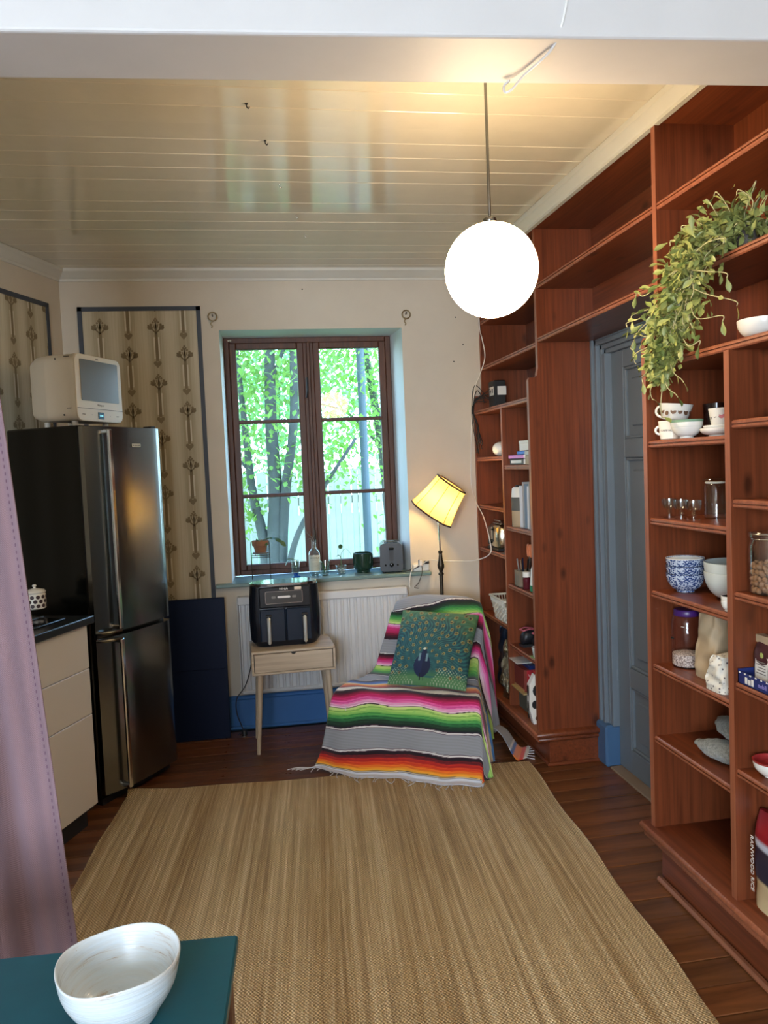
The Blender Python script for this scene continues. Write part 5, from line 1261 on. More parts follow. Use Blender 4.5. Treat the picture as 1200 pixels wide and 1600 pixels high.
rb = thing('red_bowl', 'small white bowl with red patterned rim on the low shelf by the image edge', 'bowl', (1.355, 1.930, .6005)); MB().lathe(bowlp(.022, .050, .045), 32).build('bowl_body', M_PORC, rb, smooth=50)
MB().lathe([(.0515, .047), (.0480, .0475), (.040, .026), (.030, .018), (.029, .0195), (.041, .032)], 32, capb=False, capt=False).build('red_band', mat('red_glaze', (.36, .03, .03), .3), rb, smooth=50); MB().lathe([(.0470, .036), (.0515, .0465)], 32, capb=False, capt=False).build('red_rim', bpy.data.materials['red_glaze'], rb, smooth=50)
rbg = thing('rice_bag', 'red and cream rice bag with white lettering on the bottom shelf', 'bag', (1.375, 1.905, .2155), .0)
def ricef(u, v):
    a = 2*PI*u; se = .6; cxx = abs(math.cos(a))**se*math.copysign(1, math.cos(a)); syy = abs(math.sin(a))**se*math.copysign(1, math.sin(a)); k = 1-.8*max(0, (v-.7)/.3)**1.4
    return (.05*cxx*k-.012*v+.003*math.sin(v*14+a*2), .085*syy*(1+.02*math.sin(v*9)), .27*v)
b = MB(); b.grid(ricef, 44, 26, closeu=True); b.f += [tuple(reversed(range(44))), tuple(range(26*44, 27*44))]; rc = []
for q in b.v: rc.append((*(lin('8a1420') if q[2] > .205 or q[1] < -.06 else (lin('b8bccc') if q[2] > .18 else (lin('c8b48c') if q[2] < .085 else lin('181c34')))), 1))
b.build('bag_body', vcol('rice_bag_print', .35), rbg, smooth=50, cols=rc)
text('RAINWOOD RICE', .020, M_PLASTW, rbg, (-.0645, .06, .132), (PI/2, R(0), -PI/2), align='LEFT'); 
q = rbg.children[-1]; q.matrix_local = Matrix.Translation((-.058, .066, .205)) @ Matrix(((0, 0, -1, 0), (0, -1, 0, 0), (-1, 0, 0, 0), (0, 0, 0, 1)))

# ================================================================== SHELF ITEMS, far unit
ad = thing('power_adapter', 'black power adapter box with white label plate on the far bookcase ledge', 'adapter', (1.375, 4.43, 1.8015))
MB().box(-.02, .05, -.05, .06, 0, .16, .005).build('adapter_body', M_BLKM, ad); MB().box(-.0, .052, -.0525, -.05, .075, .125, .001).build('white_plate', M_PLASTW, ad)
MB().box(-.0220, -.02, -.045, .035, .075, .125, .001).build('white_side_plate', M_PLASTW, ad)
b = MB(); b.ball((-.0235, .012, .10), .001, .010, .010, 8, 6); b.box(-.0232, -.022, -.03, -.016, .088, .112); b.build('plate_marks', M_BLKM, ad)
cb_ = thing('cable_tangle', 'tangle of thin black cables hanging off the far bookcase ledge', 'cable', (1.30, 4.53, 1.78))
rn = random.Random(9)
for k in range(7):
    p = [(1.33+rn.uniform(-.02, .03), 4.46+rn.uniform(-.03, .05), 1.83+rn.uniform(0, .10)), (1.29, 4.52+rn.uniform(-.03, .03), 1.87+rn.uniform(-.02, .08)), (1.268+rn.uniform(-.004, .004), 4.54+rn.uniform(-.03, .02), 1.80), (1.275, 4.50+rn.uniform(-.06, .05), 1.70+rn.uniform(-.05, .04)), (1.275, 4.48+rn.uniform(-.12, .05), 1.60+rn.uniform(-.06, .05))]
    MB().tube(smooth_path(RL(p, (1.30, 4.53, 1.78))), .0026, 5).build('cable', M_BLKM, cb_, smooth=True)
wc = thing('white_wire', 'thin white wire running from the ceiling down the bookcase edge to the floor lamp', 'wire', (1.27, 4.45, 1.5))
pw = [(1.325, 4.545, 2.60), (1.325, 4.53, 2.30), (1.300, 4.40, 2.20), (1.325, 4.44, 2.10), (1.300, 4.48, 2.00), (1.285, 4.53, 1.93), (1.270, 4.57, 1.75), (1.262, 4.59, 1.50), (1.258, 4.585, 1.36), (1.265, 4.52, 1.26), (1.272, 4.40, 1.18), (1.270, 4.28, 1.05), (1.262, 4.26, .98), (1.21, 4.36, .935), (1.12, 4.45, .925), (1.02, 4.47, .93), (.97, 4.50, .935), (.93, 4.54, .91)]
MB().tube(smooth_path(RL(pw, (1.27, 4.45, 1.5)), 7), .0030, 6).build('wire', M_PLASTW, wc, smooth=True); MB().box(-.365, -.345, .06, .10, -.60, -.565, .004).build('inline_switch', M_PLASTW, wc)
sp_ = tag(MB().ball((0, 0, 0), .045, .045, .040, 20, 14).build('white_shell', M_PORC, smooth=True, loc=(1.345, 4.265, 1.5655)), 'rounded white object at the right of the small upper shelf', 'ornament')
# books
def book(lb, loc, w_, d_, h, m, rz=0, grp='small stacked books'):
    t = thing('book', lb, 'book', loc, rz, grp); b = MB(); b.box(0, d_, 0, w_, 0, .002); b.box(0, d_, 0, w_, h-.002, h); b.box(0, .002, 0, w_, 0, h); b.build('cover', m, t)
    MB().box(.002, d_-.003, .003, w_-.003, .002, h-.002).build('pages', M_PORC, t); return t
z = 1.4755
for i, (lb, c_, y0_, w2, h, x_) in enumerate((('black book with white spine label at the bottom of the small stack', (.03, .03, .03), 3.80, .21, .030, 1.315), ('pink book lying on the black book', (.62, .22, .60), 3.79, .235, .020, 1.312), ('blue book lying on the pink book', (.05, .22, .62), 3.785, .165, .018, 1.335))):
    t = book(lb, (x_, y0_, z+.0003), w2, .20, h, mat('book_cover', c_, .45)); z += h+.0004
    if i == 0: MB().box(-.0008, 0, .03, .19, .008, .022).build('spine_label', M_PLASTW, t)
cbx = thing('cream_box', 'flat cream cardboard box right of the small book stack', 'box', (1.318, 3.665, 1.4755)); MB().box(0, .18, 0, .115, 0, .046, .002).build('box_base', M_KRAFT, cbx); MB().box(-.002, .182, -.002, .117, .0462, .066, .002).build('box_lid', M_OFFW, cbx)
wbx = thing('white_box', 'white cardboard box on top of the books and the cream box', 'box', (1.328, 3.672, 1.5455)); MB().box(0, .16, 0, .22, 0, .050, .002).build('box_base', M_PLASTW, wbx); MB().box(-.002, .162, -.002, .222, .036, .052, .002).build('box_lid', M_PLASTW, wbx)
# canister + newspapers
nc = thing('tall_canister', 'tall pale and grey canister with dark hole beside the magazines', 'canister', (1.345, 3.965, 1.1505))
MB().lathe([(.040, 0), (.042, .003), (.042, .085)], 24).build('lower_body', M_KRAFT, nc, smooth=40); MB().lathe([(.043, .085), (.043, .155)], 24).build('grey_band', paint('grey_band', (.11, .11, .10), .7, .1, 40, .3), nc, smooth=40); MB().lathe([(.042, .155), (.038, .20), (.030, .208)], 24).build('white_top', M_PLASTW, nc, smooth=40)
MB().lathe([(.022, .208), (.020, .216), (.002, .218)], 16).build('dark_cap', M_BLKM, nc)
rn = random.Random(2); M_MAG = [mat('magazine_white', (.55, .57, .60), .45), mat('magazine_blue', (.14, .20, .26), .45), mat('magazine_grey', (.30, .31, .32), .45)]
for k in range(7):
    t = tag(MB().box(0, .17, 0, .009, 0, .215+.01*(k % 3), .001).build('magazine', M_MAG[k % 3], loc=(1.318+.004*(k % 2), 3.675+.0335*k, 1.1515)), ('magazine nearest the right side panel', 'second magazine from the right side panel', 'third magazine from the right side panel', 'middle magazine of the upright row of seven', 'third magazine from the tall canister', 'second magazine from the tall canister', 'magazine nearest the tall canister')[k], 'magazine', 'upright magazines on the far bookcase'); t.rotation_euler = (R(3-k*.6), 0, 0)
# pen box, scissors, glue, bottle
px = thing('pen_box', 'small weathered wooden box holding scissors and pens on the far bookcase', 'box', (1.335, 3.925, .8385))
b = MB(); b.box(-.03, .05, -.04, .04, 0, .004); b.box(-.03, -.026, -.04, .04, 0, .085); b.box(.046, .05, -.04, .04, 0, .085); b.box(-.026, .046, -.04, -.036, 0, .085); b.box(-.026, .046, .036, .04, 0, .085); b.build('box_body', paint('weathered_wood', (.26, .21, .15), .9, .2, 60, .5), px)
for k in range(5):
    a = k*1.3; tag(MB().tube([(0, 0, 0), (.02*math.cos(a), .02*math.sin(a), .14)], .004, 8).build('pen', [M_BLKM, M_NAVY, M_GREY, M_CHROME, M_BLK][k], loc=(1.342+.012*math.cos(a), 3.925+.016*math.sin(a), .8430)), ('black pen standing at the right of the weathered wooden box', 'navy pen standing at the back of the weathered wooden box', 'grey pen standing at the left of the weathered wooden box', 'silver pen standing at the front left of the wooden box', 'glossy black pen standing at the front of the wooden box')[k], 'pen', 'pens in the wooden box')
sz = thing('scissors', 'scissors with orange handles standing beside the wooden pen box', 'scissors', (1.350, 3.845, .8385)); M_ORG = mat('orange_plastic', (.62, .17, .06), .4)
for sg in (-1, 1):
    b = MB(); b.tube([(0, sg*.018+.022*math.cos(2*PI*i/18)*.7, .195+.030*math.sin(2*PI*i/18)) for i in range(19)], .0055, 7, False); b.build('finger_ring', M_ORG, sz, smooth=True)
    b = MB(); b.add([(0, sg*.014, .168), (0, sg*.004, .168), (0, -sg*.006, .0), (0, -sg*.001, .10), (.002, sg*.014, .168), (.002, sg*.004, .168), (.002, -sg*.006, .0), (.002, -sg*.001, .10)], [(0, 1, 2, 3), (7, 6, 5, 4), (0, 4, 5, 1), (1, 5, 6, 2), (2, 6, 7, 3), (3, 7, 4, 0)]); b.build('blade', M_STEEL, sz)
jb = thing('ink_bottle', 'small dark red bottle with white cap beside the wooden box', 'bottle', (1.325, 3.835, .8385)); MB().lathe([(.018, 0), (.020, .003), (.020, .055), (.014, .062)], 16).build('bottle_body', mat('dark_red_bottle', (.09, .012, .02), .2), jb, smooth=40); MB().lathe([(.019, .062), (.019, .088)], 16).build('cap', M_PLASTW, jb, smooth=40)
gt = thing('glue_bottle', 'white squeeze bottle with green base leaning at the side panel', 'bottle', (1.335, 3.742, .8420)); gt.rotation_euler = (R(6), 0, 0)
MB().lathe([(.024, 0), (.025, .004), (.025, .030)], 18).build('green_base', mat('green_plastic', (.02, .18, .09), .4), gt, smooth=40); MB().lathe([(.0245, .0305), (.021, .11), (.013, .135), (.011, .155)], 18).build('bottle_body', M_PLASTW, gt, smooth=40); MB().lathe([(.008, .155), (.004, .175)], 12).build('nozzle', M_ORG, gt)
# shoes, plate, cup on the lower shelf
M_SHOE = mat('black_shoe', (.010, .011, .015), .4)
for k, (lb, yy, x) in enumerate((('black shoe with pink lining on the lower shelf of the far bookcase', 3.955, 1.33), ('second black shoe behind the pink-lined shoe', 3.845, 1.36))):
    t = thing('shoe', lb, 'shoe', (x, yy, .5125), .15, 'pair of black shoes'); b = MB()
    sec = [(0, .022, .055), (.02, .03, .075), (.06, .032, .078), (.09, .034, .062), (.13, .038, .048), (.17, .038, .038), (.20, .026, .024), (.212, .008, .012)]
    for x_, w2, h in sec:
        for i in range(12): a = 2*PI*i/12; b.v.append((x_, w2*math.cos(a), .012+h/2+h/2*math.sin(a)))
    for j in range(len(sec)-1):
        for i in range(12): b.f.append((j*12+i, j*12+(i+1) % 12, (j+1)*12+(i+1) % 12, (j+1)*12+i))
    b.f += [tuple(reversed(range(12))), tuple(range(84, 96))]; b.build('upper', M_SHOE, t, smooth=True)
    MB().prism([(-.004, -.024), (.10, -.036), (.19, -.036), (.215, -.012), (.215, .012), (.19, .036), (.10, .036), (-.004, .024)], 0, .014).build('sole', M_BLKM, t)
    MB().tube([(.0, .02, .088), (.03, .026, .095), (.07, .022, .090), (.07, -.022, .090), (.03, -.026, .095), (.0, -.02, .088), (0, .02, .088)], .004, 6).build('collar_lining', mat('pink_lining', (.45, .10, .14), .7), t)
gc_ = thing('cup', 'pale cup on a small green card at the edge of the lower shelf', 'cup', (1.325, 3.700, .5165)); mugmesh(gc_, .022, .030, .052, M_OFFW, 1.5, .012)
tag(MB().box(-.03, .05, -.05, .045, 0, .003).build('green_card', mat('card_green', (.30, .40, .14), .6), loc=(1.328, 3.704, .5125)), 'flat green and white card under the pale cup', 'card')
# bottom: wine carton, wood box, folders, panda bag, foil bag
wbx = thing('wooden_crate', 'flat open wooden lid board and low grey crate at the bottom of the far bookcase', 'crate', (1.33, 3.76, .1725))
b = MB(); b.box(0, .25, .12, .27, 0, .11, .002); b.build('crate_body', paint('grey_crate', (.10, .10, .07), .8), wbx); 
b = MB(); b.box(-.035, .20, .09, .285, .1105, .118); b.build('lid_board', mat('lid_board_wood', (.42, .30, .12), .6), wbx)
wc_ = thing('wine_carton', 'red and brown wine carton with open flap and white lettering', 'carton', (1.33, 3.76, .2915), R(0))
MB().box(-.02, .17, .115, .275, 0, .115, .001).build('carton_body', mat('carton_brown_red', (.20, .035, .022), .5), wc_); MB().box(-.005, .17, .1125, .1148, .0, .114).build('red_end', mat('carton_red', (.42, .02, .03), .4), wc_)
text('VAC', .034, M_PLASTW, wc_, (.035, .1120, .080), (PI/2, 0, 0)); MB().box(-.0215, -.0202, .116, .274, .0, .012).build('gold_edge', mat('carton_edge', (.45, .30, .12), .5), wc_)
fl2 = MB().box(-.05, .0, .13, .26, .0, .003).rot(Matrix.Translation((.03, 0, .116)) @ Matrix.Rotation(R(-14), 4, 'Y')).build('open_flap', M_KRAFT, wc_)
fo = thing('folder', 'dark blue folder lying tilted on the wine carton', 'folder', (1.335, 3.86, .4105)); MB().box(0, .20, 0, .18, 0, .02, .001).build('cover', mat('folder_blue', (.01, .025, .12), .4), fo)
fp = thing('paper_sheets', 'loose white papers sticking out over the wine carton', 'paper', (1.315, 3.93, .4325)); MB().box(-.03, .17, -.02, .12, 0, .003).build('sheets', M_PLASTW, fp)
pb = thing('panda_bag', 'white bag with black animal print standing at the foot of the side panel', 'bag', (1.300, 3.735, .1725))
MB().prism([(-.0, 0), (.075, 0), (.085, .10), (.08, .20), (.05, .25), (.01, .252), (-.018, .20), (-.02, .08)], -.018, .018, 1).build('bag_body', M_PLASTW, pb)
b = MB(); 
for x, z, rx, rz_ in ((.02, .17, .022, .03), (.05, .12, .014, .035), (.01, .10, .018, .022), (.045, .05, .02, .02), (.02, .03, .012, .012)): b.add([(x+rx*math.cos(2*PI*i/10), -.0186, z+rz_*math.sin(2*PI*i/10)) for i in range(10)], [tuple(range(10))])
for yy, z, rx, rz_ in ((.0, .17, .014, .03), (.0, .09, .012, .03), (.0, .04, .012, .014)): b.add([(-.0208, yy+rx*math.cos(2*PI*i/10), z+rz_*math.sin(2*PI*i/10)) for i in range(10)], [tuple(range(10))])
b.build('black_print', M_BLKM, pb); MB().box(.01, .06, -.012, .012, .2525, .272, .004).build('red_handle', bpy.data.materials['red_glaze'], pb)
fo2 = bag('foil_bag', 'shiny crumpled gold and blue foil bag left of the wine carton', 'bag', (1.40, 4.19, .1725), .20, .17, .33, mat('crumpled_foil', (.46, .42, .30), .18, 1.0), .1, .010, .4, 22)
bump(bpy.data.materials['crumpled_foil'], noise(bpy.data.materials['crumpled_foil'], mapping(bpy.data.materials['crumpled_foil'], (1, 1, 1)), 45, 3, .7, 1), 1, .02)
dk = bag('dark_sack', 'dark blue-black plastic sack behind the foil bag', 'bag', (1.46, 4.45, .1725), .20, .17, .36, mat('dark_plastic', (.010, .016, .03), .3), .1, .008, .5, 25)
# basket
bk_ = thing('storage_basket', 'white plastic woven basket on the far bookcase beside the chair', 'basket', (1.38, 4.225, .6005)); M_BSK = mat('basket_cream', (.66, .62, .52), .5)
def basket():
    b = MB(); h = .13; rowsn = 7
    def fr_(z): k = z/h; return (.075+.02*k, .105+.030*k)
    for j in range(rowsn):
        z = .006+j*.0135; a_, c_ = fr_(z); nn = 36
        for i in range(nn):
            if (i+j) % 2 == 0: continue
            def ptt(u):
                u = (u % 1)*4; s_ = int(u); f = u-s_; cs = [(-a_, -c_), (a_, -c_), (a_, c_), (-a_, c_)]; p, q = cs[s_], cs[(s_+1) % 4]; return Vector((p[0]+(q[0]-p[0])*f, p[1]+(q[1]-p[1])*f, 0))
            p, q = ptt(i/nn), ptt((i+1)/nn); n2 = Vector((q.y-p.y, p.x-q.x, 0)).normalized()*.0035
            b.add([tuple(p+n2+Vector((0, 0, z))), tuple(q+n2+Vector((0, 0, z))), tuple(q+n2+Vector((0, 0, z+.012))), tuple(p+n2+Vector((0, 0, z+.012))), tuple(p+Vector((0, 0, z))), tuple(q+Vector((0, 0, z))), tuple(q+Vector((0, 0, z+.012))), tuple(p+Vector((0, 0, z+.012)))], [(0, 1, 2, 3), (7, 6, 5, 4), (0, 4, 5, 1), (3, 2, 6, 7), (0, 3, 7, 4), (1, 5, 6, 2)])
    b.build('weave', M_BSK, bk_)
    return b
basket()
bk_.children[0]['kind'] = 'stuff'
b = MB(); a0, c0, a1, c1 = .074, .104, .090, .128
for (x0, y0), (x1, y1) in zip(((-1, -1), (1, -1), (1, 1), (-1, 1)), ((1, -1), (1, 1), (-1, 1), (-1, -1))): b.add([(x0*a0, y0*c0, .0), (x1*a0, y1*c0, 0), (x1*a1, y1*c1, .100), (x0*a1, y0*c1, .100)], [(0, 1, 2, 3)])
b.add([(-a0, -c0, .001), (a0, -c0, .001), (a0, c0, .001), (-a0, c0, .001)], [(0, 1, 2, 3)]); b.build('liner', M_BSK, bk_)
b = MB()
for sx_, nn in ((0, 16), (1, 11)):
    for i in range(nn+1):
        for sg in (-1, 1):
            f = i/nn*2-1; p0, p1 = ((f*.091, sg*.129) if sx_ else (sg*.091, f*.129)), ((f*.095, sg*.135) if sx_ else (sg*.095, f*.135)); b.tube([(*p0, .098), (*p1, .126)], .0028, 4)
b.build('slats', M_BSK, bk_); bk_.children[-1]['kind'] = 'stuff'
b = MB(); 
for x0, x1, y0, y1 in ((-.102, .102, -.142, -.130), (-.102, .102, .130, .142), (-.102, -.090, -.130, .130), (.090, .102, -.130, .130)): b.box(x0, x1, y0, y1, .124, .136, .003)
b.build('rim', M_BSK, bk_)
# steel kettle-like toaster on shelf
t2 = thing('toaster', 'shiny brass-steel toaster on the far bookcase shelf above the basket', 'toaster', (1.365, 4.36, .9885))
MB().box(-.055, .075, -.10, .10, .004, .150, .022).build('housing', mat('warm_steel', (.62, .56, .42), .22, 1.0), t2, smooth=50); b = MB(); b.box(-.058, .078, -.103, .103, 0, .016, .005); b.build('base', M_BLKM, t2)
o = MB().lathe([(.014, 0), (.012, .014)], 16).build('dial', M_BLK, t2); o.matrix_local = Matrix.Translation((-.055, .04, .045)) @ Matrix.Rotation(-PI/2, 4, 'Y')
MB().box(-.0575, -.055, -.025, -.010, .05, .14, .001).build('lever_slot', M_BLKM, t2); MB().box(-.066, -.056, -.030, -.006, .115, .125, .002).build('lever', M_BLK, t2)
b = MB(); b.box(-.03, .05, -.07, .07, .1502, .157, .003); b.box(-.025, .045, -.065, .065, .165, .172, .002); b.box(-.02, -.016, -.06, -.056, .156, .166); b.box(.036, .04, .056, .06, .156, .166); b.build('top_rack', M_CHROME, t2)
lj = thing('teal_canister', 'teal tin standing at the back above the white basket', 'tin', (1.50, 4.155, .6005)); MB().lathe([(.035, 0), (.036, .003), (.036, .20), (.03, .205)], 20).build('tin_body', mat('teal_tin', (.03, .16, .20), .4), lj, smooth=40); MB().lathe([(.037, .205), (.037, .222), (.033, .225)], 20).build('tin_lid', M_BLKM, lj, smooth=40)

# ================================================================== TRAILING PLANT
PO = Vector((1.43, 2.12, 2.0645))
tpl = thing('trailing_plant', 'lush trailing green houseplant spilling from an upper shelf of the near bookcase', 'potted plant', PO)
MB().lathe([(.045, 0), (.060, .004), (.068, .075), (.064, .078), (.058, .06), (.001, .058)], 24).build('pot', mat('dark_clay_pot', (.05, .035, .025), .6), tpl, smooth=40)
def leafm(name, c1, c2):
    m = mat(name, c1, .45, **{'Subsurface Weight': 0.0}); ob = N(m, 'ShaderNodeTexCoord')
    n = noise(m, ob.outputs['Object'], 30, 2); oi = N(m, 'ShaderNodeObjectInfo'); LK(m, mix(m, oi.outputs['Random'], c1, c2), BS(m).inputs['Base Color']); return m
M_PL = leafm('succulent_leaf', (.13, .18, .04), (.30, .32, .10)); M_STM = mat('pale_stem', (.40, .38, .20), .6)
def pleaf(m):
    b = MB(); n_ = 5
    for i in range(n_+1):
        t = i/n_; w2 = [.0012, .0022, .0050, .0072, .0062, .0008][i]; z = -.006*t*t; L_ = .036*t
        b.v += [(-w2, L_, z+w2*.35), (0, L_, z), (w2, L_, z+w2*.35)]
    for i in range(n_): a = i*3; b.f += [(a, a+1, a+4, a+3), (a+1, a+2, a+5, a+4)]
    return b
PLM = pleaf(M_PL); me = bpy.data.meshes.new('leaf'); me.from_pydata(PLM.v, [], PLM.f); me.materials.append(M_PL); me.polygons.foreach_set('use_smooth', [True]*len(me.polygons))
rn = random.Random(21)
spine = [Vector(p) for p in ((1.42, 2.07, 2.135), (1.39, 2.13, 2.145), (1.33, 2.17, 2.115), (1.28, 2.175, 2.03), (1.268, 2.225, 1.95), (1.266, 2.265, 1.87), (1.268, 2.295, 1.79), (1.272, 2.318, 1.70))]
wd = [.055, .07, .080, .105, .115, .090, .050, .018]
def sp_at(t):
    x = t*(len(spine)-1); i = min(int(x), len(spine)-2); f = x-i; return spine[i].lerp(spine[i+1], f), wd[i]+(wd[i+1]-wd[i])*f
cand = []
def clampx(p):
    if p.z < 2.075 and p.x > 1.30: p.x = 1.30-rn.uniform(0, .03)
    if p.z < 1.815 and p.x > 1.272: p.x = 1.272-rn.uniform(0, .02)
    if 2.035 < p.z < 2.078 and p.x > 1.325: p.z = 2.085
    return p
for k in range(2300):
    t = rn.random()**1.0*.93; c_, w2 = sp_at(t); q = Vector((rn.gauss(0, .022), rn.gauss(0, w2*.55), rn.gauss(0, w2*.42))); p = clampx(c_+q)
    d = Vector((rn.uniform(-1, .25), rn.uniform(-1, 1)+q.y*4, rn.uniform(-1, .7)+q.z*3)); cand.append((p, d.normalized(), rn.uniform(.65, 1.25)))
# stems with hooked tips
for k in range(95):
    t0 = rn.uniform(0, .55); t1 = min(.98, t0+rn.uniform(.15, .4)); c0_, w0 = sp_at(t0); c1_, w1 = sp_at(t1)
    off = Vector((rn.gauss(-.006, .014), rn.gauss(0, w1*.7), rn.gauss(0, w1*.35)))
    p0 = c0_+Vector((0, rn.gauss(0, .02), 0)); p3 = c1_+off; p1 = p0.lerp(p3, .35)+Vector((-.01, rn.gauss(0, .02), .01)); p2 = p0.lerp(p3, .75)+Vector((-.01, rn.gauss(0, .02), -.005))
    pts = [clampx(Vector(x)) for x in (p0, p1, p2, p3)]
    MB().tube([q-PO for q in smooth_path(pts, 4)], .0014, 4).build('stem', M_STM, tpl, smooth=True)
tips = [((1.40, 2.13, 2.15), (1.34, 2.126, 2.244)), ((1.41, 2.10, 2.15), (1.36, 2.05, 2.225)), ((1.36, 2.18, 2.14), (1.33, 2.235, 2.20)), ((1.38, 2.15, 2.15), (1.33, 2.16, 2.235)), ((1.34, 2.2, 2.12), (1.30, 2.31, 2.16)), ((1.33, 2.2, 2.12), (1.31, 2.26, 2.19)), ((1.42, 2.08, 2.14), (1.42, 2.03, 2.21)), ((1.43, 2.07, 2.13), (1.40, 1.985, 2.19)), ((1.41, 2.08, 2.14), (1.39, 2.02, 2.235)), ((1.44, 2.08, 2.13), (1.43, 1.99, 2.165)),
        ((1.27, 2.30, 1.98), (1.22, 2.455, 1.935)), ((1.27, 2.30, 1.96), (1.23, 2.44, 1.955)), ((1.27, 2.30, 1.94), (1.24, 2.47, 1.86)), ((1.27, 2.30, 1.90), (1.25, 2.46, 1.90)), ((1.265, 2.28, 2.03), (1.24, 2.42, 2.03)), ((1.26, 2.30, 1.85), (1.24, 2.45, 1.81)), ((1.26, 2.29, 1.82), (1.25, 2.42, 1.75)),
        ((1.27, 2.15, 1.98), (1.28, 1.955, 1.90)), ((1.27, 2.15, 2.03), (1.27, 1.98, 1.98)), ((1.27, 2.16, 1.95), (1.27, 2.00, 1.87)), ((1.27, 2.16, 2.06), (1.27, 1.99, 2.075)), ((1.265, 2.2, 1.85), (1.27, 2.11, 1.82)),
        ((1.27, 2.29, 1.80), (1.262, 2.20, 1.72)), ((1.27, 2.31, 1.76), (1.262, 2.38, 1.68)), ((1.27, 2.30, 1.78), (1.265, 2.325, 1.62)), ((1.27, 2.30, 1.80), (1.265, 2.24, 1.68))]
for a, c in tips:
    a, c = Vector(a), Vector(c); m_ = a.lerp(c, .5)+Vector((-.015, rn.gauss(0, .02), rn.uniform(-.03, .01))); d = (c-m_).normalized(); e = c+Vector((0, d.z*.018, -abs(d.y)*.016))
    pts = [clampx(Vector(x)) for x in (a, m_, c, e)]
    MB().tube([q-PO for q in smooth_path(pts, 5)], .0016, 5).build('stem', M_STM, tpl, smooth=True)
    cand.insert(0, (pts[-1], (pts[-1]-pts[-2]).normalized(), 1.1)); cand.insert(0, (pts[2]*.4+pts[1]*.6, (d+Vector((-.3, .4, .2))).normalized(), .9))
cand[60:] = sorted(cand[60:], key=lambda c: c[0].x-.25*c[1].x*0)
for p, d, s_ in cand[:300]: leaf_at('leaf', me, tpl, p-PO, d, s_, rn.uniform(-1.2, 1.2))
b = MB()
for p, d, s_ in cand[300:]:
    q = Vector(d).to_track_quat('Y', 'Z').to_matrix().to_4x4() @ Matrix.Rotation(rn.uniform(-1.2, 1.2), 4, 'Y'); b.add([tuple(Matrix.Translation(p-PO) @ q @ (Vector(v)*s_)) for v in PLM.v], PLM.f)
o = b.build('small_leaves', M_PL, tpl, smooth=True); o['kind'] = 'stuff'

# ================================================================== OUTSIDE
M_GRASS = paint('garden_grass', (.13, .26, .06), .9, .12, 6, .5, .02)
g = MB().box(-14, 16, 4.99, 30, -.5, -.25).build('garden_ground', M_GRASS); g['kind'] = 'structure'
fe = thing('reed_fence', 'pale weathered fence of narrow upright boards across the garden', 'fence', (1.0, 8.6, -.25))
M_FEN = paint('weathered_fence', (.48, .47, .42), .85, .10, 8, .3)
rn = random.Random(4); b = MB(); x = -2.6
sl = MB().box(-.032, .032, -.010, .010, 0, 1.73, .002).build('slat', M_FEN, fe); sl.location = (-2.6, 0, 0)
k = 0
while x < 2.6:
    x += .066; shared('slat', sl.data, fe, (x, rn.uniform(-.008, .008), 0), (0, rn.gauss(0, .006), 0), (1, 1, 1+rn.uniform(-.012, .012))); k += 1
for z in (.35, 1.35): MB().box(-2.62, 2.62, .012, .05, z, z+.09).build('rail', M_FEN, fe)
po = tag(MB().tube([(0, 0, 0), (0, 0, 4.2)], .038, 16).build('garden_post', paint('grey_post', (.06, .09, .11), .6), loc=(.99, 7.35, -.25)), 'straight grey post in the garden behind the right window sash', 'post')
po2 = tag(MB().box(-.35, .35, -.05, .05, 0, 1.9, .01).build('garden_gatepost', M_FEN, loc=(-.62, 7.9, -.25)), 'wide pale board panel at the left of the garden fence', 'panel')
def tree(name, lb, base, stems, nleaf, regions, col, seed, lsz=.055):
    t = thing(name, lb, 'tree', base); rn = random.Random(seed); bark = paint(name+'_bark', (.075, .08, .075), .9, .15, 30, .8, .01)
    for pts, r0_, r1_ in stems:
        sp = smooth_path([Vector(p)-Vector(base) for p in pts], 5); n_ = len(sp); MB().tube(sp, [r0_+(r1_-r0_)*i/(n_-1) for i in range(n_)], 9).build('trunk' if r0_ > .03 else 'branch', bark, t, smooth=True)
    m = mat(name+'_leaf', col, .5); t_ = m.node_tree; tr = t_.nodes.new('ShaderNodeBsdfTranslucent'); tr.inputs[0].default_value = (col[0]*1.6, col[1]*1.5, col[2]*1.2, 1); mx = t_.nodes.new('ShaderNodeMixShader'); mx.inputs[0].default_value = .5
    out = t_.nodes['Material Output']; t_.links.new(BS(m).outputs[0], mx.inputs[1]); t_.links.new(tr.outputs[0], mx.inputs[2]); t_.links.new(mx.outputs[0], out.inputs[0])
    b = MB()
    for cx_, cy_, cz_, rx, ry, rz_, n_ in regions:
        for k in range(int(n_*nleaf)):
            p = Vector((rn.gauss(0, .5)*rx, rn.gauss(0, .5)*ry, rn.gauss(0, .5)*rz_))+Vector((cx_, cy_, cz_))-Vector(base)
            Mx = Matrix.Rotation(rn.uniform(0, 6.28), 3, 'Z') @ Matrix.Rotation(rn.uniform(-1.2, 1.2), 3, 'X'); s_ = lsz*rn.uniform(.6, 1.35)
            b.add([tuple(p+Mx @ Vector(v)*s_) for v in ((0, -.5, 0), (.32, -.12, .05), (.28, .22, .05), (0, .6, -.05), (-.28, .22, .05), (-.32, -.12, .05))], [(0, 1, 2, 3), (0, 3, 4, 5)])
    o = b.build('foliage', m, t); o['kind'] = 'stuff'; return t
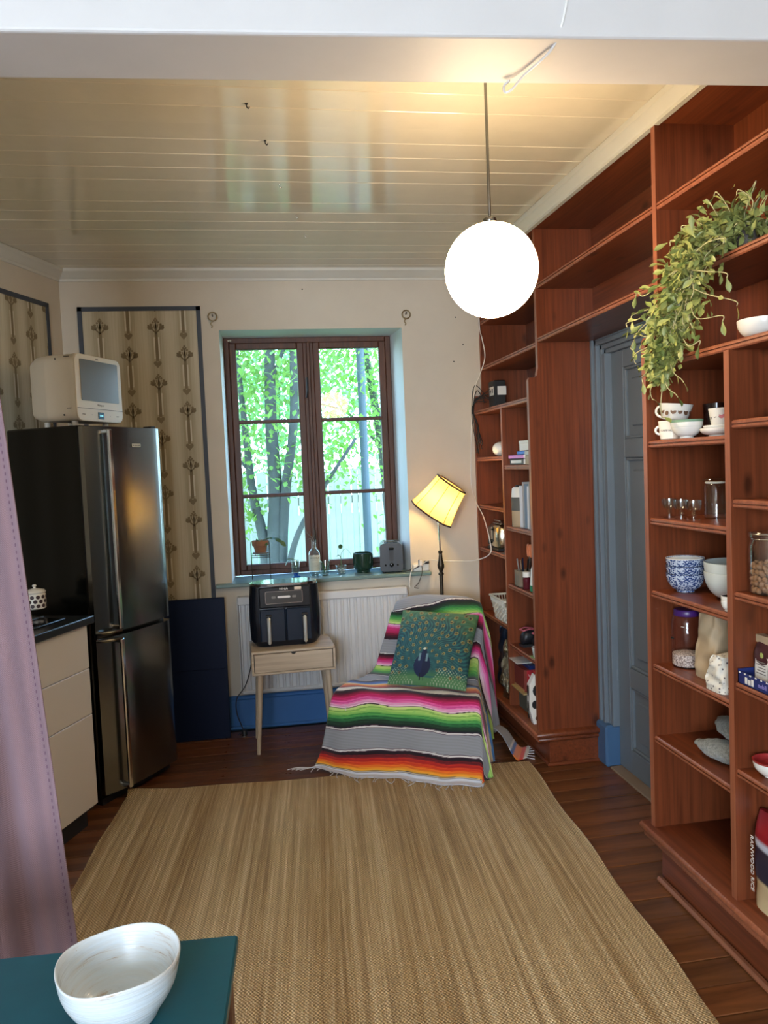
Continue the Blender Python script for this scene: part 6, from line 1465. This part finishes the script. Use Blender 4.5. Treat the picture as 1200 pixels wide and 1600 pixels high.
tree('garden_tree', 'multi-stemmed leafy tree close outside the window, left sash', (.10, 7.0, -.25),
     [([(.10, 7.0, -.25), (.10, 7.0, .7), (.14, 7.0, 1.3), (.13, 7.0, 2.0), (.18, 7.05, 3.4)], .085, .04), ([(.05, 7.0, -.25), (.02, 7.02, .8), (-.06, 7.05, 1.3), (-.10, 7.05, 1.9), (-.14, 7.1, 2.6)], .06, .018),
      ([(.13, 6.98, .1), (.18, 6.98, .9), (.24, 6.95, 1.4), (.33, 6.9, 2.0), (.36, 6.9, 3.2)], .055, .03), ([(.15, 6.95, .3), (.28, 6.9, .85), (.50, 6.85, 1.25), (.85, 6.8, 1.75)], .035, .012), ([(-.08, 7.05, 1.5), (-.3, 7.0, 1.75), (-.6, 7.0, 2.0)], .014, .006), ([(.16, 7.0, 2.3), (.4, 7.0, 2.8), (.7, 7.0, 3.1)], .02, .01), ([(.30, 6.9, 1.9), (.45, 6.9, 2.1), (.55, 6.9, 2.2)], .016, .007)],
     1000, [(-.15, 7.1, 2.3, .9, .8, .9, 3.0), (.2, 7.3, 2.9, 1.2, .8, .8, 2.4), (-.35, 7.0, 1.55, .45, .5, .5, .45), (.45, 6.9, 1.5, .3, .3, .25, .22), (-.1, 7.0, 1.15, .15, .2, .2, .10)], (.17, .30, .07), 31)
tree('garden_tree', 'denser bright green tree behind the right window sash', (1.35, 8.0, -.25), [([(1.35, 8.0, -.25), (1.3, 8.0, 1.2), (1.2, 8.0, 2.2), (1.0, 8, 3.4)], .06, .03), ([(1.25, 8.0, 1.7), (.9, 7.9, 2.05), (.55, 7.9, 2.15)], .02, .008)],
     1000, [(1.0, 7.9, 2.6, .9, .7, .8, 2.2), (1.25, 7.8, 1.9, .5, .5, .6, .7), (.72, 7.6, 1.70, .30, .3, .35, .30), (1.30, 7.4, .75, .22, .3, .45, .35)], (.19, .36, .07), 32)
for k, (x, yy, zz, s_) in enumerate(((-2.8, 11.5, 2.2, 1.3), (.3, 13.5, 2.6, 1.4), (3.2, 11.8, 2.1, 1.3))):
    tree('distant_tree', ('pale green tree beyond the fence at the left', 'pale green tree beyond the fence in the middle', 'pale green tree beyond the fence at the right')[k], (x, yy, -.25), [([(x, yy, -.25), (x, yy, 1.5), (x+.1, yy, 3)], .08, .04)], 1000, [(x, yy, zz, s_*1.2, 1, 1.5, 3.2)], (.20, .40, .18), 40+k, .12)
